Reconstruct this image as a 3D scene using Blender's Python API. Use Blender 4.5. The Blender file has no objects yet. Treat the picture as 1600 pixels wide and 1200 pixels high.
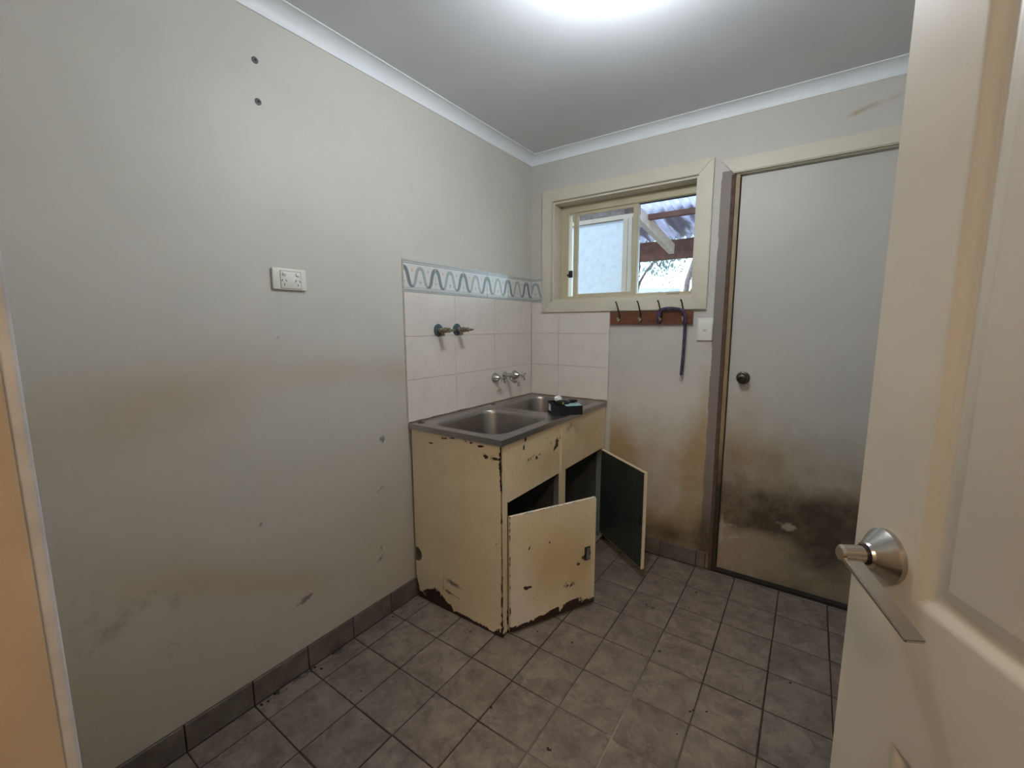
import bpy, bmesh, math, random
import numpy as np
from mathutils import Vector, Matrix

random.seed(7)
rng = np.random.default_rng(11)
scene = bpy.context.scene
COL = scene.collection

# ------------------------------------------------------------------ camera, world, light, exposure
CAM = Vector((1.5138, -2.3988, 1.3156))
YAW, PITCH, ROLL, FPX = 0.6074, -0.1355, -0.0027, 671.9
cd = bpy.data.cameras.new('camera')
cam = bpy.data.objects.new('camera', cd)
COL.objects.link(cam)
cd.sensor_fit = 'HORIZONTAL'
cd.sensor_width = 36.0
cd.lens = 36.0 * FPX / 1600.0
cd.clip_start = 0.02
fw = Vector((-math.sin(YAW) * math.cos(PITCH), math.cos(YAW) * math.cos(PITCH), math.sin(PITCH)))
rt = Vector((math.cos(YAW), math.sin(YAW), 0))
up = rt.cross(fw)
r2 = rt * math.cos(ROLL) + up * math.sin(ROLL)
u2 = -rt * math.sin(ROLL) + up * math.cos(ROLL)
M = Matrix.Identity(4)
for i in range(3):
    M[i][0], M[i][1], M[i][2], M[i][3] = r2[i], u2[i], -fw[i], CAM[i]
cam.matrix_world = M
scene.camera = cam

w = bpy.data.worlds.new('sky')
scene.world = w
w.use_nodes = True
wn = w.node_tree
bg = wn.nodes['Background']
sk = wn.nodes.new('ShaderNodeTexSky')
sk.sky_type = 'NISHITA'
sk.sun_disc = False
sk.sun_elevation = math.radians(48)
sk.sun_rotation = math.radians(200)
sk.air_density = 1.0
sk.dust_density = 0.6
wn.links.new(sk.outputs['Color'], bg.inputs['Color'])
bg.inputs['Strength'].default_value = 0.115

sd = bpy.data.lights.new('sun', 'SUN')
sd.energy = 0.35
sd.angle = 0.01
sd.color = (1.0, 0.96, 0.9)
sun = bpy.data.objects.new('sun', sd)
COL.objects.link(sun)
sun.rotation_euler = Vector((0.25, 0.62, -0.75)).to_track_quat('-Z', 'Y').to_euler()

BULB_STRENGTH = 97.0
BULB_COLOR = (0.88, 0.955, 1.0)
HALL_WATT = 10.0
HALL_COLOR = (1.0, 0.70, 0.43)

scene.view_settings.view_transform = 'Standard'
scene.view_settings.look = 'None'
scene.view_settings.exposure = 2.52
scene.view_settings.gamma = 1.0
scene.view_settings.use_curve_mapping = False

# ------------------------------------------------------------------ helpers: nodes
class NB:
    def __init__(s, name, rough=0.6, metal=0.0, spec=0.5):
        s.m = bpy.data.materials.new(name)
        s.m.use_nodes = True
        s.nt = s.m.node_tree
        s.b = s.nt.nodes['Principled BSDF']
        s.b.inputs['Roughness'].default_value = rough
        s.b.inputs['Metallic'].default_value = metal
        s.b.inputs['Specular IOR Level'].default_value = spec
        s._p = None

    def n(s, t):
        return s.nt.nodes.new(t)

    def put(s, sock, v):
        if isinstance(v, bpy.types.NodeSocket):
            s.nt.links.new(v, sock)
        elif isinstance(v, (tuple, list)) and len(v) == 3 and sock.type == 'RGBA':
            sock.default_value = (*v, 1)
        else:
            sock.default_value = v

    def pos(s):
        if s._p is None:
            s._p = s.n('ShaderNodeNewGeometry').outputs['Position']
        return s._p

    def objc(s):
        return s.n('ShaderNodeTexCoord').outputs['Object']

    def rand(s):
        return s.n('ShaderNodeObjectInfo').outputs['Random']

    def noise(s, scale, detail=4, rough=0.55, vec=None, stretch=None, dist=0.0):
        t = s.n('ShaderNodeTexNoise')
        v = vec or s.pos()
        if stretch:
            mp = s.n('ShaderNodeMapping')
            mp.inputs['Scale'].default_value = stretch
            s.nt.links.new(v, mp.inputs['Vector'])
            v = mp.outputs['Vector']
        s.nt.links.new(v, t.inputs['Vector'])
        t.inputs['Scale'].default_value = scale
        t.inputs['Detail'].default_value = detail
        t.inputs['Roughness'].default_value = rough
        t.inputs['Distortion'].default_value = dist
        return t.outputs['Fac']

    def math(s, op, a, b=0.0, c=None, clamp=False):
        t = s.n('ShaderNodeMath')
        t.operation = op
        t.use_clamp = clamp
        s.put(t.inputs[0], a)
        s.put(t.inputs[1], b)
        if c is not None:
            s.put(t.inputs[2], c)
        return t.outputs[0]

    def mr(s, v, a, b, c=0.0, d=1.0):
        t = s.n('ShaderNodeMapRange')
        t.inputs['From Min'].default_value = a
        t.inputs['From Max'].default_value = b
        t.inputs['To Min'].default_value = c
        t.inputs['To Max'].default_value = d
        s.put(t.inputs['Value'], v)
        return t.outputs['Result']

    def attr(s, name):
        t = s.n('ShaderNodeAttribute')
        t.attribute_name = name
        return t.outputs['Fac']

    def mix(s, f, a, b, mode='MIX'):
        t = s.n('ShaderNodeMix')
        t.data_type = 'RGBA'
        t.blend_type = mode
        s.put(t.inputs[0], f)
        s.put(t.inputs[6], a)
        s.put(t.inputs[7], b)
        return t.outputs[2]

    def sep(s, v):
        t = s.n('ShaderNodeSeparateXYZ')
        s.nt.links.new(v, t.inputs[0])
        return t.outputs

    def color(s, c):
        s.put(s.b.inputs['Base Color'], c)

    def rough(s, r):
        s.put(s.b.inputs['Roughness'], r)

    def bump(s, h, strength=0.3, dist=0.002):
        t = s.n('ShaderNodeBump')
        t.inputs['Strength'].default_value = strength
        t.inputs['Distance'].default_value = dist
        s.put(t.inputs['Height'], h)
        s.nt.links.new(t.outputs['Normal'], s.b.inputs['Normal'])


def simple(name, col, rough=0.5, metal=0.0, var=0.0, scale=20, spec=0.5):
    k = NB(name, rough, metal, spec)
    if var:
        f = k.noise(scale, 4)
        f = k.mr(f, 0.3, 0.7)
        a = tuple(max(0, c * (1 - var)) for c in col)
        b = tuple(min(1, c * (1 + var)) for c in col)
        k.color(k.mix(f, a, b))
    else:
        k.color(col)
    return k.m


def worn(name, base, layers, rough=0.55, var=0.06, scale=3.0, bump=0.12, bscale=90.0, spec=0.4, speck=None):
    """painted surface with wear layers; layer = (attribute, colour, noise scale, noise amount, threshold, softness, strength)"""
    k = NB(name, rough, 0, spec)
    f = k.mr(k.noise(scale, 5), 0.3, 0.7)
    c = k.mix(f, tuple(x * (1 - var) for x in base), tuple(min(1, x * (1 + var)) for x in base))
    for (at, col, sc, amt, thr, soft, st) in layers:
        nz = k.noise(sc, 8, 0.72)
        v = k.math('MULTIPLY_ADD', k.math('SUBTRACT', nz, 0.5), amt, k.attr(at))
        mk = k.mr(v, thr, thr + soft)
        mk = k.math('MULTIPLY', mk, st)
        gate = k.mr(k.attr(at), 0.005, 0.05)
        mk = k.math('MULTIPLY', mk, gate)
        c = k.mix(mk, c, col)
    if speck:
        sc, thr, col, st = speck
        mk = k.math('MULTIPLY', k.mr(k.noise(sc, 3, 0.5), thr, thr + 0.03), st)
        c = k.mix(mk, c, col)
    k.color(c)
    k.bump(k.noise(bscale, 3), bump, 0.002)
    return k.m


# ------------------------------------------------------------------ helpers: objects and meshes
def props(o, label=None, cat=None, group=None, kind=None):
    if label: o['label'] = label
    if cat: o['category'] = cat
    if group: o['group'] = group
    if kind: o['kind'] = kind
    return o


def link(name, me, mats=None, parent=None, loc=None, rot=None):
    o = bpy.data.objects.new(name, me)
    COL.objects.link(o)
    if mats is not None:
        if not isinstance(mats, (list, tuple)):
            mats = [mats]
        if len(me.materials) == 0:
            for mm in mats:
                me.materials.append(mm)
    if parent: o.parent = parent
    if loc is not None: o.location = loc
    if rot is not None: o.rotation_euler = rot
    return o


def empty(name, loc=(0, 0, 0), rot=(0, 0, 0), label=None, cat=None, group=None, kind=None):
    o = bpy.data.objects.new(name, None)
    COL.objects.link(o)
    o.location = loc
    o.rotation_euler = rot
    o.empty_display_size = 0.05
    return props(o, label, cat, group, kind)


def bm_obj(name, bm, mats, parent=None, loc=None, rot=None, smooth=False, angle=40):
    me = bpy.data.meshes.new(name)
    bmesh.ops.recalc_face_normals(bm, faces=bm.faces)
    if smooth:
        for f in bm.faces: f.smooth = True
        lim = math.radians(angle)
        for e in bm.edges:
            if len(e.link_faces) == 2 and e.calc_face_angle(0) > lim:
                e.smooth = False
    bm.to_mesh(me)
    bm.free()
    return link(name, me, mats, parent, loc, rot)


def add_box(bm, x0, y0, z0, x1, y1, z1, bev=0.0, mat=0, seg=1, M=None):
    r = bmesh.ops.create_cube(bm, size=1.0)
    vs = r['verts']
    for v in vs:
        v.co = Vector((x0 + (v.co.x + .5) * (x1 - x0), y0 + (v.co.y + .5) * (y1 - y0), z0 + (v.co.z + .5) * (z1 - z0)))
    fs = set(f for v in vs for f in v.link_faces)
    if bev:
        es = list(set(e for v in vs for e in v.link_edges))
        r2_ = bmesh.ops.bevel(bm, geom=es, offset=bev, segments=seg, affect='EDGES', profile=0.5)
        fs = set(r2_['faces']) | set(f for f in fs if f.is_valid)
        vs = list(set(v for f in fs for v in f.verts))
    for f in fs: f.material_index = mat
    if M is not None:
        bmesh.ops.transform(bm, matrix=M, verts=vs)
    return vs


def box(name, mn, mx, mat, parent=None, bev=0.0, seg=1, loc=None, rot=None):
    bm = bmesh.new()
    add_box(bm, *mn, *mx, bev=bev, seg=seg)
    return bm_obj(name, bm, mat, parent, loc, rot, smooth=seg > 1)


def frame_axes(d):
    d = Vector(d).normalized()
    a = Vector((0, 0, 1)) if abs(d.z) < 0.9 else Vector((1, 0, 0))
    x = d.cross(a).normalized()
    return x, d.cross(x).normalized(), d


def add_lathe(bm, p, axis, prof, seg=24, mat=0, cap=True):
    """profile = [(distance along axis, radius)]"""
    x, y, d = frame_axes(axis)
    p = Vector(p)
    rings = []
    for (h, r) in prof:
        rings.append([bm.verts.new(p + d * h + (x * math.cos(2 * math.pi * i / seg) + y * math.sin(2 * math.pi * i / seg)) * max(r, 1e-5)) for i in range(seg)])
    for a, b in zip(rings, rings[1:]):
        for i in range(seg):
            f = bm.faces.new((a[i], a[(i + 1) % seg], b[(i + 1) % seg], b[i]))
            f.material_index = mat
    if cap:
        for rg in (rings[0], rings[-1]):
            f = bm.faces.new(rg)
            f.material_index = mat


def add_tube(bm, pts, r, seg=10, mat=0, flat=1.0, updir=None):
    """tube through points; r number or list; flat squashes across the section"""
    pts = [Vector(p) for p in pts]
    n = len(pts)
    rs = r if isinstance(r, (list, tuple)) else [r] * n
    rings = []
    px = None
    for i, p in enumerate(pts):
        t = (pts[min(i + 1, n - 1)] - pts[max(i - 1, 0)]).normalized()
        if updir is not None:
            x = t.cross(Vector(updir))
            x = x.normalized() if x.length > 1e-4 else (px or frame_axes(t)[0])
        else:
            x = frame_axes(t)[0] if px is None else (px - t * px.dot(t)).normalized()
        px = x
        y = t.cross(x)
        rings.append([bm.verts.new(p + x * math.cos(2 * math.pi * k / seg) * rs[i] + y * math.sin(2 * math.pi * k / seg) * rs[i] * flat) for k in range(seg)])
    for a, b in zip(rings, rings[1:]):
        for i in range(seg):
            f = bm.faces.new((a[i], a[(i + 1) % seg], b[(i + 1) % seg], b[i]))
            f.material_index = mat
    for rg in (rings[0], rings[-1]):
        f = bm.faces.new(rg)
        f.material_index = mat


def smooth_pts(pts, n=6):
    P = [Vector(p) for p in pts]
    out = []
    for i in range(len(P) - 1):
        p0, p1, p2, p3 = P[max(i - 1, 0)], P[i], P[i + 1], P[min(i + 2, len(P) - 1)]
        for k in range(n):
            t = k / n
            out.append(0.5 * ((2 * p1) + (-p0 + p2) * t + (2 * p0 - 5 * p1 + 4 * p2 - p3) * t * t + (-p0 + 3 * p1 - 3 * p2 + p3) * t ** 3))
    out.append(P[-1])
    return out


def slab(name, O, U, V, N, us, vs, t, mat, attrs=None, present=None, parent=None, loc=None, rot=None):
    """a gridded slab: front at O + U*u + V*v, back moved by -N*t; cells may be absent (openings); attrs(u, v) gives wear masks"""
    O, U, V, N = (np.array(a, float) for a in (O, U, V, N))
    us, vs = np.array(us, float), np.array(vs, float)
    nu, nv = len(us), len(vs)
    gu, gv = np.meshgrid(us, vs, indexing='ij')
    F = O + gu[..., None] * U + gv[..., None] * V
    F = F.reshape(-1, 3)
    verts = np.vstack([F, F - N * t])
    n = nu * nv
    uc, vc = (us[1:] + us[:-1]) / 2, (vs[1:] + vs[:-1]) / 2
    if present is None:
        pres = np.ones((nu - 1, nv - 1), bool)
    else:
        g1, g2 = np.meshgrid(uc, vc, indexing='ij')
        pres = present(g1, g2)
    flip = np.dot(np.cross(U, V), N) < 0
    ii, jj = np.nonzero(pres)
    a = ii * nv + jj
    b = (ii + 1) * nv + jj
    c = (ii + 1) * nv + jj + 1
    d = ii * nv + jj + 1
    quads = [np.stack([a, b, c, d], 1), np.stack([d + n, c + n, b + n, a + n], 1)]
    P = np.pad(pres, 1)
    for (di, dj, e0, e1) in ((-1, 0, d, a), (1, 0, b, c), (0, -1, a, b), (0, 1, c, d)):
        m = ~P[ii + 1 + di, jj + 1 + dj]
        quads.append(np.stack([e1[m], e0[m], e0[m] + n, e1[m] + n], 1))
    Q = np.vstack(quads)
    if flip: Q = Q[:, ::-1]
    used = np.unique(Q)
    rm = -np.ones(len(verts), int)
    rm[used] = np.arange(len(used))
    me = bpy.data.meshes.new(name)
    me.from_pydata(verts[used].tolist(), [], rm[Q].tolist())
    if attrs:
        for k, arr in attrs(gu, gv).items():
            full = np.concatenate([np.broadcast_to(arr, gu.shape).reshape(-1), np.zeros(n)])[used].astype(np.float32)
            at = me.attributes.new(k, 'FLOAT', 'POINT')
            at.data.foreach_set('value', full)
    me.update()
    return link(name, me, mat, parent, loc, rot)


def lines(a, b, step, extra=()):
    k = max(1, int(round((b - a) / step)))
    v = list(np.linspace(a, b, k + 1))
    for e in extra:
        v = [x for x in v if abs(x - e) > step * 0.3 or x in (a, b)] + [e]
    return sorted(set(round(x, 5) for x in v))


def ss(x, a, b):
    t = np.clip((x - a) / (b - a), 0, 1)
    return t * t * (3 - 2 * t)


def blob(u, v, cu, cv, ru, rv, ang=0.0, amp=1.0):
    c, s = math.cos(ang), math.sin(ang)
    a = ((u - cu) * c + (v - cv) * s) / ru
    b = (-(u - cu) * s + (v - cv) * c) / rv
    return amp * np.exp(-(a * a + b * b))


def vnoise(u, v, scale, seed=0):
    """value noise on a grid"""
    r = np.random.default_rng(seed)
    G = r.random((64, 64))
    x, y = u * scale + 31.7, v * scale + 17.3
    i, j = np.floor(x).astype(int), np.floor(y).astype(int)
    fx, fy = x - i, y - j
    fx, fy = fx * fx * (3 - 2 * fx), fy * fy * (3 - 2 * fy)
    g = lambda a, b: G[a % 64, b % 64]
    return (g(i, j) * (1 - fx) + g(i + 1, j) * fx) * (1 - fy) + (g(i, j + 1) * (1 - fx) + g(i + 1, j + 1) * fx) * fy


def fbm(u, v, scale, seed=0, octs=4):
    t, a, n = 0.0, 0.0, 1.0
    for o in range(octs):
        t = t + n * vnoise(u, v, scale * 2 ** o, seed + o)
        a += n
        n *= .75
    return t / a


def ragged(m, u, v, scale, seed, lo=.35, hi=1.45):
    """breaks a smooth wear mask up into flakes"""
    return m * (lo + (hi - lo) * ss(fbm(u, v, scale, seed), .25, .75))


# ------------------------------------------------------------------ room dimensions
XR, YN, ZC = 2.08, -2.375, 2.342
HALL = -4.0

WALL = (0.60, 0.575, 0.52)
DIRT = (0.26, 0.195, 0.12)
wall_left_m = worn('paint_left_wall', WALL, [
    ('soil_and_shade', (0.47, 0.355, 0.235), 3.0, 0.8, 0.0, 1.1, 0.85),  # dirt smudges plus the light's fall-off towards the floor, put into the colour
    ('scuff', (0.19, 0.16, 0.13), 40, 2.2, 0.40, 0.7, 0.42),
    ('chip', (0.11, 0.105, 0.10), 90, 1.7, 0.45, 0.25, 0.75)], rough=0.5, var=0.035, bump=0.10,
    speck=(75, 0.78, (0.2, 0.17, 0.13), 0.5))
wall_far_m = worn('paint_far_wall', (0.60, 0.565, 0.515), [
    ('soil_and_shade', (0.37, 0.25, 0.105), 9.0, 1.1, 0.08, 0.95, 0.85),
    ('bare', (0.25, 0.205, 0.18), 40, 0.35, 0.45, 0.08, 1.0),
    ('dark', (0.075, 0.05, 0.03), 9.0, 0.8, 0.2, 0.9, 0.9)], rough=0.55, var=0.035, bump=0.10,
    speck=(75, 0.78, (0.2, 0.17, 0.13), 0.4))
ceil_m = simple('paint_ceiling', (0.74, 0.75, 0.78), 0.7, var=0.03, scale=2)
corn_m = simple('paint_cornice', (0.83, 0.85, 0.88), 0.5, var=0.02, scale=6)
plain_m = simple('paint_plain_wall', (0.58, 0.55, 0.5), 0.6, var=0.04, scale=3)
cream_m = worn('paint_cream_trim', (0.66, 0.61, 0.5), [], rough=0.45, var=0.05, scale=5, bump=0.06, speck=(60, 0.74, (0.3, 0.24, 0.15), 0.4))


def left_attrs(u, v):          # u = y, v = z
    soil_and_shade = blob(u, v, -1.95, 1.13, .30, .10, .12, .42) + blob(u, v, -2.08, 1.05, .3, .11, 0.1, .32) \
        + blob(u, v, -1.45, 1.14, .22, .06, 0, .45) + blob(u, v, -1.12, 1.11, .12, .06, 0, .5) \
        + 0.42 * ss(-v, -1.45, -0.3) + 0.12 * ss(-v, -0.62, -0.1) \
        + blob(u, v, -1.86, .50, .3, .05, -.5, .35) + blob(u, v, -1.8, .44, .3, .03, -.45, .3) \
        + 0.22 * ss(-u, 1.5, 2.3) * ss(-v, -1.6, -0.8)  # smooth ramps paint the dimmer, warmer light low on the wall; blobs are dirt
    scuff = blob(u, v, -2.18, .57, .07, .09, 0, .55) + blob(u, v, -2.11, .51, .13, .035, .5, .7) + blob(u, v, -2.0, .493, .03, .03, .6, .95) \
        + blob(u, v, -2.02, .345, .025, .06, 0, .75) + blob(u, v, -1.975, .33, .03, .05, -.4, .7) + blob(u, v, -1.15, .5, .1, .35, 0, .22) \
        + blob(u, v, -1.67, .28, .12, .1, 0, .25)
    chip = blob(u, v, -1.606, .282, .05, .014, .3, 1.0) + blob(u, v, -1.216, .825, .02, .022, 0, 1.15) + blob(u, v, -1.24, .6, .03, .014, .4, .8) \
        + blob(u, v, -1.245, .289, .035, .018, .5, .95) + blob(u, v, -1.25, .33, .012, .012, 0, .8) + blob(u, v, -1.639, 1.269, .006, .02, -.3, .9) \
        + blob(u, v, -1.742, .639, .011, .008, 0, .8) + blob(u, v, -1.857, .605, .011, .008, 0, .6)
    return dict(soil_and_shade=np.clip(soil_and_shade, 0, 1), scuff=np.clip(ragged(scuff, u, v, 12, 60), 0, 1), chip=np.clip(ragged(chip, u, v, 18, 70, .5, 1.3), 0, 1.2))


wall_left = props(slab('wall_left', (0, 0, 0), (0, 1, 0), (0, 0, 1), (1, 0, 0), lines(YN - 0.11, 0.0, .012), lines(0, ZC + .1, .012), .12, wall_left_m, left_attrs), kind='structure')

# far wall: window opening x .155-.99, z 1.462-2.055; door opening x 1.15-2.03, z 0-2.045
WX0, WX1, WZ0, WZ1 = .155, .992, 1.462, 2.056
DX0, DX1, DZ1 = 1.152, 2.03, 2.045


def far_present(u, v):
    return ~(((u > WX0) & (u < WX1) & (v > WZ0) & (v < WZ1)) | ((u > DX0) & (u < DX1) & (v < DZ1)))


def far_attrs(u, v):
    n = vnoise(u, v, 7, 3) * .5 + vnoise(u, v, 19, 4) * .3
    n2 = vnoise(u, v, 30, 8)
    soil_and_shade = ss(-v, -.98, -.45) * (.42 + .55 * n) + blob(u, v, .6, .62, .09, .17, 0, .55) + blob(u, v, .71, .55, .1, .1, 0, .35) + blob(u, v, 1.06, .52, .09, .28, 0, .65) \
        + ss(-v, -.4, -.15) * .5 + ss(u, .95, 1.1) * ss(-v, -1.15, -.75) * .35 + blob(u, v, 1.08, 1.0, .03, .3, 0, .3)
    soil_and_shade = soil_and_shade * ss(u, .545, .56) + blob(u, v, 1.66, 2.205, .07, .006, .25, .9) + blob(u, v, 1.60, 2.19, .03, .01, .3, .6)
    dark = ss(-v, -.40, -.14) * (.34 + .4 * n) + blob(u, v, .88, .14, .3, .045, 0, .45) + blob(u, v, 1.11, .2, .05, .25, 0, .45) + blob(u, v, 1.12, .5, .03, .25, 0, .3)
    dark = dark * ss(u, .545, .56)
    bare = np.where((u > 1.094 + .006 * (n2 - .5)) & (v < 2.052) & (v > .1), 1.0, 0.0) * np.where(u < 1.155, 1, 0)
    return dict(soil_and_shade=np.clip(soil_and_shade, 0, 1), dark=np.clip(dark, 0, 1), bare=bare)


fx = sorted(set(lines(-.12, 1.07, .02, (WX0, WX1)) + lines(1.07, DX0, .003) + lines(DX0, 2.2, .04, (DX1,))))
wall_far = props(slab('wall_far', (0, 0, 0), (1, 0, 0), (0, 0, 1), (0, -1, 0), fx, lines(0, ZC + .1, .015, (WZ0, WZ1, DZ1)), .15, wall_far_m, far_attrs, far_present), kind='structure')
wall_right = props(box('wall_right', (XR, YN - .11, 0), (XR + .1, 0, ZC + .1), plain_m), kind='structure')
# wall with the doorway the camera stands in (opening x 1.135-1.995)
bm = bmesh.new()
add_box(bm, 0, YN - .11, 0, 1.135, YN, ZC + .1)
add_box(bm, 2.005, YN - .11, 0, XR, YN, ZC + .1)
add_box(bm, 1.135, YN - .11, 2.06, 2.005, YN, ZC + .1)
wall_near = props(bm_obj('wall_near', bm, plain_m), kind='structure')
ceiling = props(slab('ceiling', (0, 0, ZC), (1, 0, 0), (0, 1, 0), (0, 0, -1), lines(-.12, XR + .1, .3), lines(HALL - .1, .15, .3), .1, ceil_m), kind='structure')
# hallway behind the camera
bm = bmesh.new()
add_box(bm, -.1, HALL - .1, 0, 3.2, HALL, ZC + .1)
add_box(bm, -.1, HALL, 0, 0, YN - .11, ZC + .1)
add_box(bm, 3.1, HALL, 0, 3.2, YN - .11, ZC + .1)
add_box(bm, XR, YN - .21, 0, 3.1, YN - .11, ZC + .1)
add_box(bm, XR + .1, HALL, ZC, 3.2, YN - .11, ZC + .1)
props(bm_obj('wall_hallway', bm, plain_m), kind='structure')

# ------------------------------------------------------------------ floor: grout bed and tiles
k = NB('grout', 0.85)
f = k.mr(k.noise(14, 5), .3, .7)
c = k.mix(f, (0.016, 0.011, 0.008), (0.05, 0.037, 0.026))
c = k.mix(k.attr('clean'), c, (0.36, 0.31, 0.25))
k.color(c)
grout_m = k.m
TX, TY, L1, T0 = .1958, .2, .0996, 1.0141


def grout_attrs(u, v):
    x6 = L1 + 5 * TX
    a = blob(u, v, x6, -1.55, .02, .45, 0, 1.2) * np.where(np.abs(u - x6) < .02, 1, 0)
    b = blob(u, v, 1.15, -1.35, .12, .5, 0, .45) + blob(u, v, .9, -1.5, .12, .4, 0, .4) + blob(u, v, 1.3, -1.6, .1, .4, 0, .5)
    return dict(clean=np.clip(a + b, 0, .9))


floor = props(slab('floor', (0, 0, -.0022), (1, 0, 0), (0, 1, 0), (0, 0, 1), sorted(set(lines(-.1, 3.2, .05) + lines(L1 + 5 * TX - .02, L1 + 5 * TX + .02, .005))), lines(HALL - .1, .15, .05), .1, grout_m, grout_attrs), kind='structure')

k = NB('floor_tile', 0.42, 0, 0.4)
rnd = k.rand()
off = k.n('ShaderNodeVectorMath')
off.operation = 'ADD'
k.nt.links.new(k.pos(), off.inputs[0])
cmb = k.n('ShaderNodeCombineXYZ')
k.put(cmb.inputs[0], k.math('MULTIPLY', rnd, 31.0))
k.put(cmb.inputs[2], k.math('MULTIPLY', rnd, 17.0))
k.nt.links.new(cmb.outputs[0], off.inputs[1])
ov = off.outputs[0]
c = k.mix(k.mr(k.noise(11, 5, .6, ov), .32, .68), (0.155, 0.122, 0.095), (0.30, 0.243, 0.19))
c = k.mix(k.math('MULTIPLY', k.mr(k.noise(16, 5, .6, ov, dist=.8), .48, .66), .7), c, (0.12, 0.086, 0.074))
c = k.mix(k.math('MULTIPLY', k.mr(k.noise(60, 5, .7), .50, .70), .38), c, (0.38, 0.325, 0.27))
c = k.mix(k.math('MULTIPLY', rnd, .18), c, (0.13, 0.105, 0.085))
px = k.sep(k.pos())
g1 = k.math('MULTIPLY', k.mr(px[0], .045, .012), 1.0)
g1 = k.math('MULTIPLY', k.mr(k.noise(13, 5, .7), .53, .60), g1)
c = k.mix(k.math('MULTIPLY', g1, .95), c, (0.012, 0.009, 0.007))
g3 = k.math('MULTIPLY', k.mr(k.noise(5, 5, .65), .52, .75), .35)
c = k.mix(g3, c, (0.08, 0.06, 0.045))
k.color(c)
k.rough(k.mr(k.noise(8, 4), .3, .7, .38, .62))
k.bump(k.noise(45, 4, .6), .25, .002)
tile_m = k.m


def tile_mesh(w_, d_, h=.008, ch=.0016):
    bm = bmesh.new()
    vb = [bm.verts.new((x, y, -h)) for x, y in ((0, 0), (w_, 0), (w_, d_), (0, d_))]
    vm = [bm.verts.new((x, y, -ch)) for x, y in ((0, 0), (w_, 0), (w_, d_), (0, d_))]
    vt = [bm.verts.new((x, y, 0)) for x, y in ((ch, ch), (w_ - ch, ch), (w_ - ch, d_ - ch), (ch, d_ - ch))]
    for a, b in ((vb, vm), (vm, vt)):
        for i in range(4):
            bm.faces.new((a[i], a[(i + 1) % 4], b[(i + 1) % 4], b[i]))
    bm.faces.new(vt)
    me = bpy.data.meshes.new('tile')
    bm.to_mesh(me)
    bm.free()
    me.materials.append(tile_m)
    return me


G = .0045
cache = {}
xs = [.0085, L1] + [L1 + i * TX for i in range(1, 20)]
xs = [x for x in xs if x < XR - .01] + [XR]
for i in range(len(xs) - 1):
    sh = -.010 if i >= 6 else 0.0
    sh += random.uniform(-.0015, .0015)
    ys = sorted(set([-.0085] + [round(-(T0 + TY * j) + sh, 4) for j in range(-5, 8)]))
    ys = [y for y in ys if YN - .12 < y <= -.0085]
    ys = [YN - .12] + [y for y in ys if y > YN - .1]
    for a, b in zip(ys, ys[1:]):
        if b - a < .012: continue
        if xs[i + 1] < .5 and a > -1.0: continue          # hidden under the trough cabinet
        g = G * random.uniform(.8, 1.3)
        key = (round(xs[i + 1] - xs[i] - g, 3), round(b - a - g, 3))
        if key not in cache: cache[key] = tile_mesh(*key)
        o = bpy.data.objects.new('tile', cache[key])
        COL.objects.link(o)
        o.parent = floor
        o.location = (xs[i] + g / 2, a + g / 2, random.uniform(-.0004, .0004))

# skirting tiles
k = NB('skirting_tile', 0.4)
c = k.mix(k.mr(k.noise(12, 5, .6), .32, .68), (0.12, 0.095, 0.075), (0.21, 0.175, 0.145))
pz = k.sep(k.pos())
c = k.mix(k.math('MULTIPLY', k.mr(k.noise(9, 5, .65), .45, .7), .55), c, (0.06, 0.046, 0.035))
k.color(c)
k.bump(k.noise(45, 4, .6), .2, .002)
skirt_m = k.m
bed_m = simple('skirting_bed', (0.05, 0.04, 0.03), .9)
bl = props(box('baseboard_left', (0, YN, 0), (.003, 0, .09), bed_m), kind='structure')
bf = props(box('baseboard_far', (.53, -.003, 0), (1.125, 0, .09), bed_m), kind='structure')


def skirt(parent, mn, mx):
    box('skirting_tile', mn, mx, skirt_m, parent, bev=.0015)


ys = [YN + .002] + [-(T0 + TY * j) for j in range(6, -6, -1)] + [0]
for a, b in zip(ys, ys[1:]):
    if b - a > .02 and b < -.9:
        skirt(bl, (.0031, a + .002, .0005), (.0088, b - .002, .0905 + random.uniform(-.0008, .0008)))
sx = [.545] + [L1 + i * TX for i in range(3, 6)] + [1.125]
for a, b in zip(sx, sx[1:]):
    skirt(bf, (a + .002, -.0088, .0005), (b - .002, -.0031, .0905))

# cornices (cove profile, mitred)
def cornice(name, A, Bp, inward, m0=1, m1=1):
    A, Bp, inward = Vector(A), Vector(Bp), Vector(inward)
    d = (Bp - A).normalized()
    pr = [(0, -.050), (.004, -.050)]
    for i in range(9):
        t = i / 8 * math.pi / 2
        pr.append((.051 - .047 * math.cos(t), -.0455 + .042 * math.sin(t)))
    pr += [(.055, -.0035), (.055, 0), (0, 0)]
    bm = bmesh.new()
    ra = [bm.verts.new(A + inward * p + d * p * m0 + Vector((0, 0, q))) for p, q in pr]
    rb = [bm.verts.new(Bp + inward * p - d * p * m1 + Vector((0, 0, q))) for p, q in pr]
    n = len(pr)
    for i in range(n):
        bm.faces.new((ra[i], ra[(i + 1) % n], rb[(i + 1) % n], rb[i]))
    bm.faces.new(ra)
    bm.faces.new(rb)
    return props(bm_obj(name, bm, corn_m, smooth=True, angle=30), kind='structure')


cornice('trim_1', (0, YN, ZC), (0, 0, ZC), (1, 0, 0))
cornice('trim_2', (0, 0, ZC), (XR, 0, ZC), (0, -1, 0))
cornice('trim_3', (XR, 0, ZC), (XR, YN, ZC), (-1, 0, 0))
cornice('trim_4', (XR, YN, ZC), (0, YN, ZC), (0, 1, 0))

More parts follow.
